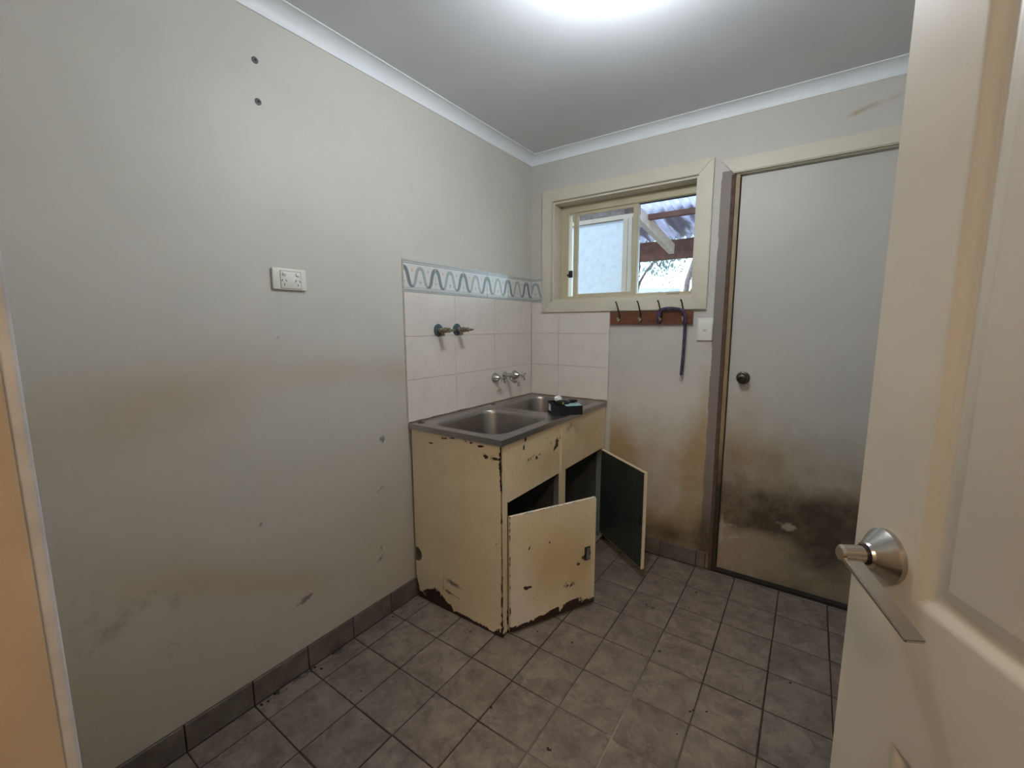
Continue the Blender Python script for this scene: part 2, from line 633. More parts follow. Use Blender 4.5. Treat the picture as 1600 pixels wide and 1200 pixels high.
# ------------------------------------------------------------------ splashback tiles
k = NB('white_wall_tile', 0.16)
wv = k.noise(5, 5, .6, stretch=(1, 1.0, .8), dist=1.2)
c = k.mix(k.mr(k.noise(6, 4), .3, .7), (0.74, 0.675, 0.61), (0.79, 0.725, 0.66))
# soft diagonal veining
mp = k.n('ShaderNodeMapping')
mp.inputs['Rotation'].default_value = (math.radians(40), math.radians(-40), 0)
k.nt.links.new(k.pos(), mp.inputs['Vector'])
vein = k.noise(6, 3, .5, mp.outputs['Vector'], stretch=(2.0, 3.2, .22))
c = k.mix(k.math('MULTIPLY', k.mr(vein, .52, .72), .16), c, (0.50, 0.47, 0.46))
k.color(c)
wtile_m = k.m
grime_m = simple('tile_edge_grime', (0.50, 0.44, 0.36), .8, var=.3, scale=30)
bt_white = simple('border_tile_white', (0.70, 0.69, 0.66), .14)
bt_dark = simple('border_tile_slate', (0.20, 0.225, 0.24), .2)
bt_grey = simple('border_tile_grey', (0.38, 0.41, 0.40), .2)
bt_peach = simple('border_tile_peach', (0.70, 0.47, 0.35), .2)

bed_left = box('tile_bed', (0, -1.0735, .86), (.0022, -.0, 1.6120), grime_m, wall_left)
bed_far = box('tile_bed', (.002, -.0022, .86), (.5435, 0, 1.4), grime_m, wall_far)


def wall_tile(parent, side, a, b, z0, z1):
    g = .0007
    if side == 'L':
        box('wall_tile', (.0021, a + g, z0 + g), (.0072, b - g, z1 - g), wtile_m, parent, bev=.0009)
    else:
        box('wall_tile', (a + g, -.0072, z0 + g), (b - g, -.0021, z1 - g), wtile_m, parent, bev=.0009)


ZB, ZT = 1.4663, 1.6103
rows = [(.8675, ZB - .4), (ZB - .4, ZB - .2), (ZB - .2, ZB)]
for (z0, z1) in rows:
    for a, b in ((-1.071, -.738), (-.738, -.405), (-.405, -.072), (-.072, -.0075)):
        wall_tile(wall_left, 'L', a, b, z0, z1)
    for a, b in ((.0075, .208), (.208, .541)):
        if z1 == ZB:
            wall_tile(wall_far, 'F', a, b, z0, 1.455 if a < .1 else 1.44)
        else:
            wall_tile(wall_far, 'F', a, b, z0, z1)


def border_mesh(u0, u1, nm='border_tile'):
    """tile .2 wide x .144 high in the local X-Z plane, face towards -Y; u0..u1 is the part kept"""
    H = ZT - ZB
    bm = bmesh.new()
    add_box(bm, u0 + .001, 0, .001, u1 - .001, .0051, H - .001, bev=.0009, mat=0)
    yf = -.0004

    def quad(pts, mat, y=yf):
        pts = [(min(max(p[0], u0 + .002), u1 - .002), p[1]) for p in pts]
        xs_ = [p[0] for p in pts]
        if max(xs_) - min(xs_) < 1e-5: return
        f = bm.faces.new([bm.verts.new((p[0], y, p[1])) for p in pts])
        f.material_index = mat

    for z0, z1, mt in ((.004, .013, 2), (.0165, .019, 2), (H - .012, H - .004, 2), (H - .018, H - .015, 1)):
        quad([(u0, z0), (u1, z0), (u1, z1), (u0, z1)], mt)
    x = .003
    while x < .198:
        if u0 < x and x + .002 < u1: quad([(x, .0215), (x + .0022, .0215), (x + .0022, .0240), (x, .0240)], 1)
        x += .0045
    # interlaced arches: slate over the joints, grey in the middle
    yc = lambda s: .067 + .041 * math.tanh(1.5 * math.cos(2 * math.pi * s / .106)) / math.tanh(1.5)
    N = 32
    for cx_, mt, dy in ((0, 1, -.0002), (.1, 2, 0), (.2, 1, -.0002)):
        prev = None
        for i in range(N + 1):
            s = -.058 + .116 * i / N
            p = Vector((cx_ + s, yc(s)))
            dv = Vector((.002, yc(s + .001) - yc(s - .001))).normalized()
            nr = Vector((-dv.y, dv.x)) * (.0098 if mt == 1 else .0085) * (.35 + .65 * min(1, (1 - abs(s) / .058) * 2.4))
            cur = (p + nr, p - nr)
            if prev and (u0 < p.x < u1):
                quad([tuple(prev[0]), tuple(cur[0]), tuple(cur[1]), tuple(prev[1])], mt, yf + dy)
            prev = cur
    for cx_ in (.05, .15):            # stars
        pts = []
        for i in range(10):
            r = .0115 if i % 2 == 0 else .0045
            a = math.pi / 2 + i * math.pi / 5
            pts.append((cx_ + r * math.cos(a), .098 + r * math.sin(a)))
        if u0 < cx_ - .01 and cx_ + .01 < u1: quad(pts, 3)
    for cx_ in (0, .1, .2):           # small sprigs under each arch
        for (ox, oz) in ((0, 0), (-.006, .003), (.006, .003), (0, -.006), (0, .008)):
            x_, z_ = cx_ + ox, .043 + oz
            if u0 + .004 < x_ < u1 - .004: quad([(x_ - .003, z_), (x_, z_ - .003), (x_ + .003, z_), (x_, z_ + .003)], 1)
    me = bpy.data.meshes.new(nm)
    bm.to_mesh(me)
    bm.free()
    for mm in (bt_white, bt_dark, bt_grey, bt_peach): me.materials.append(mm)
    return me


bmesh_full = border_mesh(0, .2)
for i in range(5):
    o = link('border_tile', bmesh_full, None, wall_left)
    o.rotation_euler = (0, 0, math.pi / 2)
    o.location = (.0072, -1.071 + .2 * i, ZB)
o = link('border_tile', border_mesh(0, .064), None, wall_left, (.0072, -.071, ZB), (0, 0, math.pi / 2))
o = link('border_tile', border_mesh(.07, .15), None, wall_far, (-.063, -.0072, ZB))

# ------------------------------------------------------------------ window
al_m = worn('window_aluminium', (0.60, 0.53, 0.36), [], rough=0.4, var=0.06, scale=10, bump=.03, speck=(50, .7, (.25, .18, .1), .5))
dark_m = simple('black_plastic', (0.012, 0.012, 0.014), .4)
k = NB('window_glass', .02)
tr = k.n('ShaderNodeBsdfTransparent')
tr.inputs['Color'].default_value = (.93, .95, .96, 1)
gl = k.n('ShaderNodeBsdfGlossy')
gl.inputs['Roughness'].default_value = .03
df = k.n('ShaderNodeBsdfDiffuse')
df.inputs['Color'].default_value = (.55, .53, .5, 1)
fr = k.n('ShaderNodeFresnel')
fr.inputs['IOR'].default_value = 1.45
m1 = k.n('ShaderNodeMixShader')
m2 = k.n('ShaderNodeMixShader')
k.nt.links.new(fr.outputs[0], m1.inputs[0])
k.nt.links.new(tr.outputs[0], m1.inputs[1])
k.nt.links.new(gl.outputs[0], m1.inputs[2])
k.put(m2.inputs[0], k.math('MULTIPLY', k.mr(k.noise(30, 6, .7), .45, .75), .10))
k.nt.links.new(m1.outputs[0], m2.inputs[1])
k.nt.links.new(df.outputs[0], m2.inputs[2])
k.nt.links.new(m2.outputs[0], k.nt.nodes['Material Output'].inputs['Surface'])
glass_m = k.m

win = empty('window_1', (0, 0, 0), kind='structure')


def mitred(name, x0, z0, x1, z1, wd, y0, y1, mat, parent, sides='LRTB', bev=.003):
    """architrave pieces round a rectangle (inner edge), each a mitred board of its own"""
    P = {'L': [(x0 - wd, z0 - wd), (x0, z0), (x0, z1), (x0 - wd, z1 + wd)], 'R': [(x1, z0), (x1 + wd, z0 - wd), (x1 + wd, z1 + wd), (x1, z1)],
         'T': [(x0, z1), (x1, z1), (x1 + wd, z1 + wd), (x0 - wd, z1 + wd)], 'B': [(x0 - wd, z0 - wd), (x1 + wd, z0 - wd), (x1, z0), (x0, z0)]}
    for s_ in sides:
        bm = bmesh.new()
        a = [bm.verts.new((x, y0, z)) for x, z in P[s_]]
        b = [bm.verts.new((x, y1, z)) for x, z in P[s_]]
        bm.faces.new(a)
        bm.faces.new(b[::-1])
        for i in range(4): bm.faces.new((a[i], b[i], b[(i + 1) % 4], a[(i + 1) % 4]))
        bmesh.ops.recalc_face_normals(bm, faces=bm.faces)
        bmesh.ops.bevel(bm, geom=[e for e in bm.edges if all(abs(v.co.y - y0) < 1e-5 for v in e.verts)], offset=bev, segments=2, affect='EDGES')
        bm_obj(name, bm, mat, parent, smooth=True, angle=50)


mitred('architrave', WX0, WZ0, WX1, WZ1, .0675, -.019, 0, cream_m, win)
# timber reveal lining
for nm, mn, mx in (('reveal', (WX0, -.002, WZ0), (WX0 + .012, .105, WZ1)), ('reveal', (WX1 - .012, -.002, WZ0), (WX1, .105, WZ1)),
                   ('reveal', (WX0 + .012, -.002, WZ1 - .012), (WX1 - .012, .105, WZ1)), ('reveal', (WX0 + .012, -.002, WZ0), (WX1 - .012, .105, WZ0 + .012))):
    box(nm, mn, mx, cream_m, win, bev=.001)
# aluminium outer frame, y .085-.135
FX0, FX1, FZ0, FZ1 = WX0 + .012, WX1 - .012, WZ0 + .012, WZ1 - .012
for nm, mn, mx in (('frame_jamb', (FX0, .088, FZ0), (FX0 + .052, .14, FZ1)), ('frame_jamb', (FX1 - .018, .088, FZ0), (FX1, .14, FZ1)),
                   ('frame_head', (FX0 + .052, .088, FZ1 - .045), (FX1 - .018, .14, FZ1)), ('frame_sill', (FX0 + .052, .080, FZ0), (FX1 - .018, .14, FZ0 + .022))):
    box(nm, mn, mx, al_m, win, bev=.002)
# sliding sash (left, pushed a little open), fixed pane right
sash = box('sliding_sash', (.248, .098, FZ0 + .022), (.277, .118, FZ1 - .045), al_m, win, bev=.0015)
box('sash_stile', (.624, .096, FZ0 + .022), (.654, .124, FZ1 - .045), al_m, sash, bev=.0015)
box('sash_rail', (.277, .098, FZ0 + .022), (.624, .118, FZ0 + .036), al_m, sash, bev=.0015)
box('sash_rail', (.277, .098, FZ1 - .062), (.624, .118, FZ1 - .045), al_m, sash, bev=.0015)
box('pane', (.277, .106, FZ0 + .036), (.624, .110, FZ1 - .062), glass_m, sash)
bm = bmesh.new()
add_box(bm, .222, .086, 1.612, .247, .099, 1.655, bev=.003, seg=2)
add_box(bm, .214, .080, 1.620, .226, .090, 1.634, bev=.002)
bm_obj('sash_latch', bm, dark_m, sash, smooth=True)
box('pane', (.654, .128, FZ0 + .022), (FX1 - .018, .132, FZ1 - .045), glass_m, win)
rub = simple('window_rubber', (0.02, 0.02, 0.02), .7)
box('glazing_bead', (FX1 - .021, .119, FZ0 + .022), (FX1 - .0175, .128, FZ1 - .045), rub, win)
box('glazing_bead', (.655, .119, FZ0 + .0215), (FX1 - .021, .128, FZ0 + .0255), rub, win)
box('glazing_bead', (.655, .119, FZ1 - .049), (FX1 - .021, .128, FZ1 - .0445), rub, win)
box('frame_marking', (.83, .0792, FZ0 + .010), (.90, .0800, FZ0 + .014), simple('grey_print', (.2, .18, .15), .6), win)

# ------------------------------------------------------------------ far door
door_m = worn('far_door_paint', (0.56, 0.535, 0.485), [
    ('soil_and_shade', (0.32, 0.225, 0.115), 8.0, 1.0, 0.08, 0.95, 0.8),
    ('dark', (0.075, 0.051, 0.033), 12.0, 1.3, 0.18, 1.0, 0.95),
    ('bare', (0.50, 0.43, 0.33), 45, 1.7, 0.45, 0.35, 0.8)], rough=0.42, var=0.03, bump=.05, spec=.4)
jamb_m = worn('far_jamb_timber', (0.30, 0.22, 0.12), [('dark', (0.02, 0.014, 0.01), 9.0, .6, .2, .6, .9)], rough=.5, var=.2, scale=14, bump=.1)
tan_m = simple('bare_stud', (0.10, 0.06, 0.04), .8, var=.3, scale=30)


def fdoor_attrs(u, v):
    n = vnoise(u, v, 6, 21) * .6 + vnoise(u, v, 15, 22) * .4
    soil_and_shade = ss(-v, -1.0, -.5) * (.35 + .7 * n) + blob(u, v, 1.25, .75, .12, .22, 0, .45) + ss(-v, -.55, -.3) * .6 + blob(u, v, 1.35, .62, .2, .12, 0, .3)
    band = ss(-v, -.60, -.44) * ss(v, .20 + .14 * (n - .5), .32 + .14 * (n - .5))
    dark = band * (.72 + .4 * n) + blob(u, v, 1.22, .62, .09, .09, 0, .45) + blob(u, v, 1.62, .24, .1, .1, 0, .8) + blob(u, v, 1.72, .16, .25, .12, 0, .35) \
        + blob(u, v, 1.4, .3, .1, .07, 0, .45) + ss(-v, -.10, -.0) * .35 + blob(u, v, 1.9, .35, .3, .2, 0, .5)
    bare = blob(u, v, 1.493, .326, .035, .028, .3, 1.0) + blob(u, v, 1.19, .24, .014, .13, 0, .9) + blob(u, v, 1.255, .205, .07, .012, .35, .85) + blob(u, v, 1.225, .262, .06, .01, .25, .7) \
        + blob(u, v, 1.235, .31, .01, .03, 0, .6) + blob(u, v, 1.44, .335, .05, .01, -.3, .5)
    return dict(soil_and_shade=np.clip(soil_and_shade, 0, 1), dark=np.clip(dark, 0, 1.1), bare=np.clip(bare, 0, 1.1))


d1 = empty('door_1', (0, 0, 0), kind='structure')
slab('door_leaf', (0, .028, 0), (1, 0, 0), (0, 0, 1), (0, -1, 0), lines(1.179, 2.0, .012), lines(.012, 2.022, .012), .036, door_m, fdoor_attrs, parent=d1)
jb = slab('door_jamb', (0, .006, 0), (1, 0, 0), (0, 0, 1), (0, -1, 0), lines(1.1565, 1.174, .009), lines(0, 2.028, .05), .12, jamb_m, lambda u, v: dict(dark=ss(-v, -1.0, -.3) * .9), parent=d1)
box('door_stop', (1.174, .066, 0), (1.19, .1, 2.028), jamb_m, d1)
box('door_jamb', (2.006, .002, 0), (2.028, .12, 2.028), cream_m, d1)
box('door_head', (1.1565, .002, 2.028), (2.028, .12, 2.045), cream_m, d1, bev=.002)
box('threshold', (1.174, .0, -.002), (2.006, .13, .008), simple('dark_threshold', (.02, .015, .012), .8), d1)
# head architrave (left upright is missing), right upright out of view
bm = bmesh.new()
P4 = [(1.148, 2.032), (2.02, 2.032), (2.075, 2.100), (1.088, 2.100)]
a = [bm.verts.new((x, -.018, z)) for x, z in P4]
b = [bm.verts.new((x, 0, z)) for x, z in P4]
bm.faces.new(a); bm.faces.new(b[::-1])
for i in range(4): bm.faces.new((a[i], b[i], b[(i + 1) % 4], a[(i + 1) % 4]))
bmesh.ops.recalc_face_normals(bm, faces=bm.faces)
bmesh.ops.bevel(bm, geom=[e for e in bm.edges if all(abs(v.co.y + .018) < 1e-5 for v in e.verts)], offset=.004, segments=2, affect='EDGES')
bm_obj('architrave', bm, cream_m, d1, smooth=True, angle=50)
box('architrave', (2.02, -.018, 0), (2.075, 0, 2.032), cream_m, d1, bev=.003)
box('bare_stud', (1.138, -.0005, .0), (1.1555, .10, 2.03), tan_m, d1)
k = NB('aged_brass', .38, .9)
k.color(k.mix(k.mr(k.noise(60, 4), .35, .65), (.03, .035, .03), (.12, .11, .085)))
knob_m = k.m
bm = bmesh.new()
add_lathe(bm, (1.243, .028, 1.052), (0, -1, 0), [(0, .031), (.004, .031), (.007, .027), (.008, .013), (.022, .012), (.027, .021), (.036, .0255), (.045, .024), (.050, .017), (.0515, .008), (.050, .0065), (.047, .006), (.047, .0001)], 28)
bm_obj('door_knob', bm, knob_m, d1, smooth=True, angle=50)

# ------------------------------------------------------------------ near doorway: jamb and open panelled door
near_jamb_m = worn('near_jamb_paint', (0.54, 0.44, 0.32), [], rough=.45, var=.10, scale=9, bump=.08, speck=(18, .66, (.68, .56, .42), .5))
worn_white_m = worn('worn_white_edge', (0.60, 0.61, 0.64), [], rough=.5, var=.18, scale=22, bump=.15)
d2 = empty('door_2', (0, 0, 0), kind='structure')
bm = bmesh.new()
add_box(bm, 1.085, YN, 0, 1.1572, -2.3597, 2.10, bev=.003, seg=3)
bm_obj('architrave', bm, worn_white_m, d2, smooth=True)
bm = bmesh.new()
add_box(bm, 1.135, YN - .11, 0, 1.1590, -2.3662, 2.06, bev=.003, seg=2)
bm_obj('door_jamb', bm, near_jamb_m, d2, smooth=True)
box('door_jamb', (1.135, YN - .11, 0), (1.157, YN, 2.06), near_jamb_m, d2)
box('door_stop', (1.157, YN - .09, 0), (1.169, YN - .045, 2.045), near_jamb_m, d2, bev=.002)
box('door_jamb', (1.99, YN - .11, 0), (2.005, YN, 2.06), near_jamb_m, d2)
box('door_head', (1.157, YN - .11, 2.045), (1.99, YN, 2.06), near_jamb_m, d2)
box('architrave', (2.0, YN, 0), (2.07, YN + .016, 2.1), worn_white_m, d2, bev=.003)
box('architrave', (1.155, YN, 2.05), (2.0, YN + .016, 2.12), worn_white_m, d2, bev=.003)

# local frame: X runs from the hinge edge to the leading edge, -Y is the face towards the camera
A = math.radians(28.8)
dvec = Vector((-math.sin(A), math.cos(A), 0))
nvec = Vector((-math.cos(A), -math.sin(A), 0))
Q = Vector((1.613, -1.703, 1.023))
DW, DT, BS = .82, .036, .058                      # width, thickness, backset of the handle
org = Q + dvec * (BS - DW)
leafE = bpy.data.objects.new('door_leaf', bpy.data.meshes.new('door_leaf'))
near_door_m = worn('near_door_paint', (0.64, 0.60, 0.52), [], rough=.4, var=.07, scale=3.5, bump=.05, speck=(45, .77, (.3, .25, .15), .5))


def panel_door():
    bm = bmesh.new()
    z0, z1 = .012, 2.04
    st, mid = .098, .10
    pxs = [(st, DW / 2 - mid / 2), (DW / 2 + mid / 2, DW - st)]
    pzs = [(.20, .80), (.985, 1.91)]
    xs_ = sorted([0, DW] + [x for p in pxs for x in p])
    zs_ = sorted([z0, z1] + [z for p in pzs for z in p])
    for face, y, sg in ((0, 0.0, 1), (1, DT, -1)):
        grid = [[bm.verts.new((x, y, z)) for z in zs_] for x in xs_]
        for i in range(len(xs_) - 1):
            for j in range(len(zs_) - 1):
                if i in (1, 3) and j in (1, 3): continue
                bm.faces.new((grid[i][j], grid[i + 1][j], grid[i + 1][j + 1], grid[i][j + 1]))
        for i in (1, 3):
            for j in (1, 3):
                cx0, cx1, cz0, cz1 = xs_[i], xs_[i + 1], zs_[j], zs_[j + 1]
                rings = [[grid[i][j], grid[i + 1][j], grid[i + 1][j + 1], grid[i][j + 1]]]
                for (o_, dp) in ((.003, .0005), (.008, .003), (.014, .0062), (.019, .0085), (.023, .009), (.030, .0075), (.043, .0022), (.046, .0018)):
                    rings.append([bm.verts.new((x, y + sg * dp, z)) for x, z in ((cx0 + o_, cz0 + o_), (cx1 - o_, cz0 + o_), (cx1 - o_, cz1 - o_), (cx0 + o_, cz1 - o_))])
                for a_, b_ in zip(rings, rings[1:]):
                    for q in range(4): bm.faces.new((a_[q], a_[(q + 1) % 4], b_[(q + 1) % 4], b_[q]))
                bm.faces.new(rings[-1])
    es = [e for e in bm.edges if len(e.link_faces) == 1]
    bmesh.ops.bridge_loops(bm, edges=es)
    for e in bm.edges:
        if len(e.link_faces) == 2 and all(abs(v.co.x - DW) < 1e-6 for v in e.verts) and abs(e.verts[0].co.y - e.verts[1].co.y) < 1e-6:
            pass
    return bm


leaf = bm_obj('door_leaf', panel_door(), near_door_m, d2, smooth=True, angle=25)
leaf.location = (org.x - nvec.x * DT, org.y - nvec.y * DT, 0)
leaf.rotation_euler = (0, 0, math.atan2(dvec.y, dvec.x))
# ... local -Y must face the camera
yl = Matrix.Rotation(math.atan2(dvec.y, dvec.x), 3, 'Z') @ Vector((0, 1, 0))
FLIP = yl.dot(nvec) > 0
k = NB('brushed_steel', .3, 1.0)
k.color((.50, .47, .43))
k.rough(.27)
steel_m = k.m


def dpt(s, L, z):        # along the leaf from the handle, out from the face, up
    return Q + dvec * s + nvec * L + Vector((0, 0, z))


lh = empty('lever_handle', (0, 0, 0))
lh.parent = d2
bm = bmesh.new()
add_lathe(bm, Q, nvec, [(0, .0335), (.006, .0335), (.0085, .0315), (.0235, .0165), (.026, .0155), (.027, .0150)], 40)
bm_obj('handle_rose', bm, steel_m, lh, smooth=True, angle=22)
bm = bmesh.new()
add_lathe(bm, dpt(0, .0265, 0), nvec, [(0, .0125), (.003, .0125)], 32)
bm_obj('collar', bm, dark_m, lh, smooth=True, angle=30)
bm = bmesh.new()
add_lathe(bm, dpt(0, .029, 0), nvec, [(0, .0112), (.0245, .0112), (.0275, .0085)], 32)
bm_obj('lever_neck', bm, steel_m, lh, smooth=True, angle=30)
bm = bmesh.new()
dr = math.radians(-17)
ld = (-dvec * math.cos(dr) + Vector((0, 0, 1)) * math.sin(dr)).normalized()
lu = nvec.cross(ld).normalized()
if lu.z < 0: lu = -lu
sec = []
for (l, wd, th, oc) in ((-.009, .019, .0085, .0), (.012, .020, .0075, 0), (.045, .0205, .006, 0), (.118, .0205, .0045, 0)):
    c_ = dpt(0, .0465, 0) + ld * l - lu * .002
    sec.append([bm.verts.new(c_ + nvec * sx_ * wd / 2 + lu * sz_ * th / 2) for sx_, sz_ in ((-1, -1), (1, -1), (1, 1), (-1, 1))])
for a_, b_ in zip(sec, sec[1:]):
    for q in range(4): bm.faces.new((a_[q], a_[(q + 1) % 4], b_[(q + 1) % 4], b_[q]))
bm.faces.new(sec[0]); bm.faces.new(sec[-1])
bmesh.ops.recalc_face_normals(bm, faces=bm.faces)
bmesh.ops.bevel(bm, geom=[e for e in bm.edges if e.calc_face_angle(0) > .7], offset=.0012, segments=2, affect='EDGES')
bm_obj('lever_blade', bm, steel_m, lh, smooth=True, angle=40)
# latch plate on the leading edge
box('latch_plate', (DW - .0005, .008, .99), (DW + .0008, .028, 1.06), steel_m, leaf)
for z_ in (.25, 1.75):
    bm = bmesh.new()
    add_lathe(bm, (0, DT + .004 if FLIP else -.004, z_), (0, 0, 1), [(0, .006), (.09, .006)], 12)
    bm_obj('hinge', bm, steel_m, leaf, smooth=True)

# ------------------------------------------------------------------ laundry trough
HB, TD, TW = .867, .540, 1.071
CR = (0.82, 0.70, 0.49)
RUST = (0.035, 0.017, 0.012)
cab_m = worn('cream_enamel', CR, [
    ('yellow', (0.62, 0.44, 0.22), 7, .9, .12, .8, .8),
    ('white', (0.80, 0.70, 0.60), 5, .5, .2, .7, .7),
    ('smear', (0.05, 0.038, 0.03), 60, 1.8, .42, .4, .75),
    ('rust', RUST, 130, 1.1, .45, .08, 1.0)], rough=.38, var=.05, bump=.04, speck=(85, .715, (.10, .05, .028), .75))
inner_m = simple('cupboard_inside', (0.085, 0.095, 0.09), .45, var=.25, scale=8)
k = NB('sink_steel', .33, 1.0)
k.color(k.mix(k.mr(k.noise(5, 3, .5), .35, .65), (.36, .345, .33), (.43, .415, .39)))
k.rough(k.mr(k.noise(6, 3), .3, .7, .28, .38))
sink_m = k.m

tr_ = empty('laundry_trough', (0, 0, 0), label='old cream steel laundry trough cabinet with twin stainless bowls and both doors hanging open', cat='laundry trough')
SY = -1.060                                      # left end panel plane
SX = .530                                        # front plane


def side_attrs(u, v):     # u = x, v = z
    n = vnoise(u, v, 40, 5)
    rust = blob(u, v, .14, .045, .035, .04, 0, .9) + blob(u, v, .10, .03, .06, .035, .2, .8) + blob(u, v, .20, .03, .06, .028, -.3, .75) + blob(u, v, .05, .012, .05, .018, 0, .8) \
        + ss(-v, -.028, -.004) * .85 + ss(-v, -.045, 0) * .25 + ss(u, .521, .529) * (.16 + .55 * (vnoise(u * 0, v, 22, 9) > .55) + .5 * ss(-v, -.22, -.02)) \
        + blob(u, v, .515, .05, .02, .06, 0, .5) + blob(u, v, .527, .78, .012, .04, 0, .9) + blob(u, v, .527, .68, .01, .06, 0, .6) + blob(u, v, .463, .782, .024, .012, -.1, .95) + blob(u, v, .50, .782, .02, .006, 0, .7) \
        + blob(u, v, .214, .826, .03, .007, 0, .75) + blob(u, v, .135, .79, .025, .006, 0, .75) + blob(u, v, .424, .822, .022, .007, 0, .85) + blob(u, v, .37, .826, .025, .007, 0, .7) + blob(u, v, .30, .833, .06, .006, 0, .6)
    # a hooked scratch near the corner edge
    th = np.arctan2(v - .412, u - .512)
    ring = np.exp(-((np.hypot(u - .512, v - .412) - .013) / .0028) ** 2) * ((th < -.2) | (th > 2.4))
    rust = rust + .75 * ring
    smear = blob(u, v, .25, .15, .06, .017, -.12, .9) + blob(u, v, .215, .10, .03, .012, -.6, .6) + blob(u, v, .26, .093, .07, .006, -.12, .8) + blob(u, v, .19, .12, .004, .03, 0, .6) + blob(u, v, .47, .785, .05, .022, 0, .55)
    yellow = ss(u, .0, .3) * .25 + vnoise(u, v, 5, 2) * .2
    white = ss(-v, -.3, 0) * .35 + blob(u, v, .52, .3, .05, .4, 0, .5) + ss(-u, -.15, 0) * ss(-v, -.4, 0) * .4
    return dict(rust=np.clip(ragged(rust, u, v, 28, 40), 0, 1.2), smear=np.clip(smear, 0, 1), yellow=np.clip(yellow, 0, 1), white=np.clip(white, 0, 1))


def side_present(u, v):
    notch = (np.hypot((u - .024) / .030, (v - .222) / .036) < 1) | ((u < .024) & (np.abs(v - .222) < .036))
    foot = (u < .012 + .02 * ss(-v, -.13, -.02) - .0)
    return ~(notch | foot)


slab('end_panel', (0, SY, 0), (1, 0, 0), (0, 0, 1), (0, -1, 0), lines(.004, SX, .004), lines(.002, .842, .004), .0025, cab_m, side_attrs, side_present, tr_)
slab('end_panel', (0, -.004, 0), (1, 0, 0), (0, 0, 1), (0, 1, 0), lines(.004, SX, .05), lines(.002, .842, .05), .0025, inner_m, None, None, tr_)
OP = [(-1.019, -.575), (-.507, -.040)]           # door openings
OZ0, OZ1 = .034, .592


def front_attrs(u, v):    # u = y, v = z
    rust = ss(-(u - SY), -.010, -.002) * (.2 + .5 * (vnoise(u * 0, v, 22, 9) > .55) + .6 * ss(-v, -.22, -.02)) + ss(-v, -.03, 0) * .8 \
        + blob(u, v, SY, .05, .03, .06, 0, .6) + blob(u, v, -1.022, .1, .006, .12, 0, .5) + blob(u, v, -1.022, .3, .006, .1, 0, .35) \
        + blob(u, v, -.545, .738, .018, .012, 0, .95) + blob(u, v, -.57, .75, .012, .05, 0, .5) + blob(u, v, -.575, .5, .006, .12, 0, .4)
    yellow = .25 + .25 * vnoise(u, v, 6, 12)
    smear = blob(u, v, -.47, .805, .05, .03, .5, .6)
    return dict(rust=np.clip(ragged(rust, u, v, 28, 40), 0, 1.2), smear=np.clip(smear, 0, 1), yellow=np.clip(yellow, 0, 1), white=ss(-v, -.35, 0) * .4 * ss(-u, .9, 1.03))


def front_present(u, v):
    r = np.zeros_like(u, bool)
    for a_, b_ in OP: r |= (u > a_) & (u < b_) & (v > OZ0) & (v < OZ1)
    return ~r


slab('front_frame', (SX, 0, 0), (0, 1, 0), (0, 0, 1), (1, 0, 0), lines(SY, -.004, .006, (OP[0][0], OP[0][1], OP[1][0], OP[1][1])), lines(.002, .842, .006, (OZ0, OZ1)), .002, cab_m, front_attrs, front_present, tr_)


def fascia_attrs(u, v):
    rust = blob(u, v, -.888, .829, .012, .012, 0, .85) + blob(u, v, -.901, .797, .009, .016, 0, .85) + blob(u, v, -.60, .752, .018, .03, .5, .85) + blob(u, v, -.622, .731, .024, .009, .5, .9) \
        + blob(u, v, -.665, .758, .03, .03, 0, .42) + blob(u, v, -.759, .733, .03, .006, .2, .72) + blob(u, v, -.79, .72, .01, .007, 0, .75) + blob(u, v, -.82, .74, .09, .03, 0, .36) + blob(u, v, -.875, .69, .05, .04, 0, .3) \
        + blob(u, v, -.58, .66, .006, .1, 0, .5) + blob(u, v, -.7, .80, .03, .02, 0, .38)
    yellow = .3 + .3 * vnoise(u, v, 7, 13) + blob(u, v, -.75, .68, .15, .08, 0, .35) + blob(u, v, -.3, .70, .25, .1, 0, .3)
    smear = blob(u, v, -.48, .80, .06, .03, .4, .65) + blob(u, v, -.40, .77, .04, .04, 0, .4)
    return dict(rust=np.clip(ragged(rust, u, v, 28, 40), 0, 1.2), smear=np.clip(smear, 0, 1), yellow=np.clip(yellow, 0, 1), white=np.zeros_like(u))


for (a_, b_) in ((-1.016, -.578), (-.5575, -.043)):
    slab('fascia_panel', (SX + .0030, 0, 0), (0, 1, 0), (0, 0, 1), (1, 0, 0), lines(a_, b_, .006), lines(OZ1 - .002, .842, .006), .0028, cab_m, fascia_attrs, None, tr_)
# inside: divider, ledge, waste pipes, back of the frame
box('divider', (.02, -.5455, .01), (SX - .003, -.5425, .64), inner_m, tr_)
box('divider_flange', (SX - .03, -.574, OZ0), (SX - .0025, -.5455, OZ1 + .02), simple('grey_primer', (.16, .155, .145), .5, var=.3, scale=25), tr_)
box('bottom_rail', (SX - .06, -1.015, .022), (SX - .003, -.045, .034), simple('bottom_rail_paint', (.28, .25, .19), .5, var=.25, scale=20), tr_)
box('base_sheet', (.02, SY + .006, .008), (SX - .06, -.01, .012), inner_m, tr_)
box('hinge_post', (SX - .035, -.040, OZ0), (SX - .003, -.032, OZ1), simple('hinge_post_grey', (.2, .21, .205), .45, var=.2, scale=20), tr_)
pvc_m = simple('waste_pipe_grey', (.22, .22, .2), .5, var=.2, scale=15)
bm = bmesh.new()
add_tube(bm, smooth_pts([(.30, -.80, .62), (.30, -.80, .52), (.30, -.76, .46), (.28, -.70, .44), (.2, -.55, .41), (.12, -.3, .38)], 5), .024, 14)
bm_obj('waste_pipe', bm, pvc_m, tr_, smooth=True)
bm = bmesh.new()
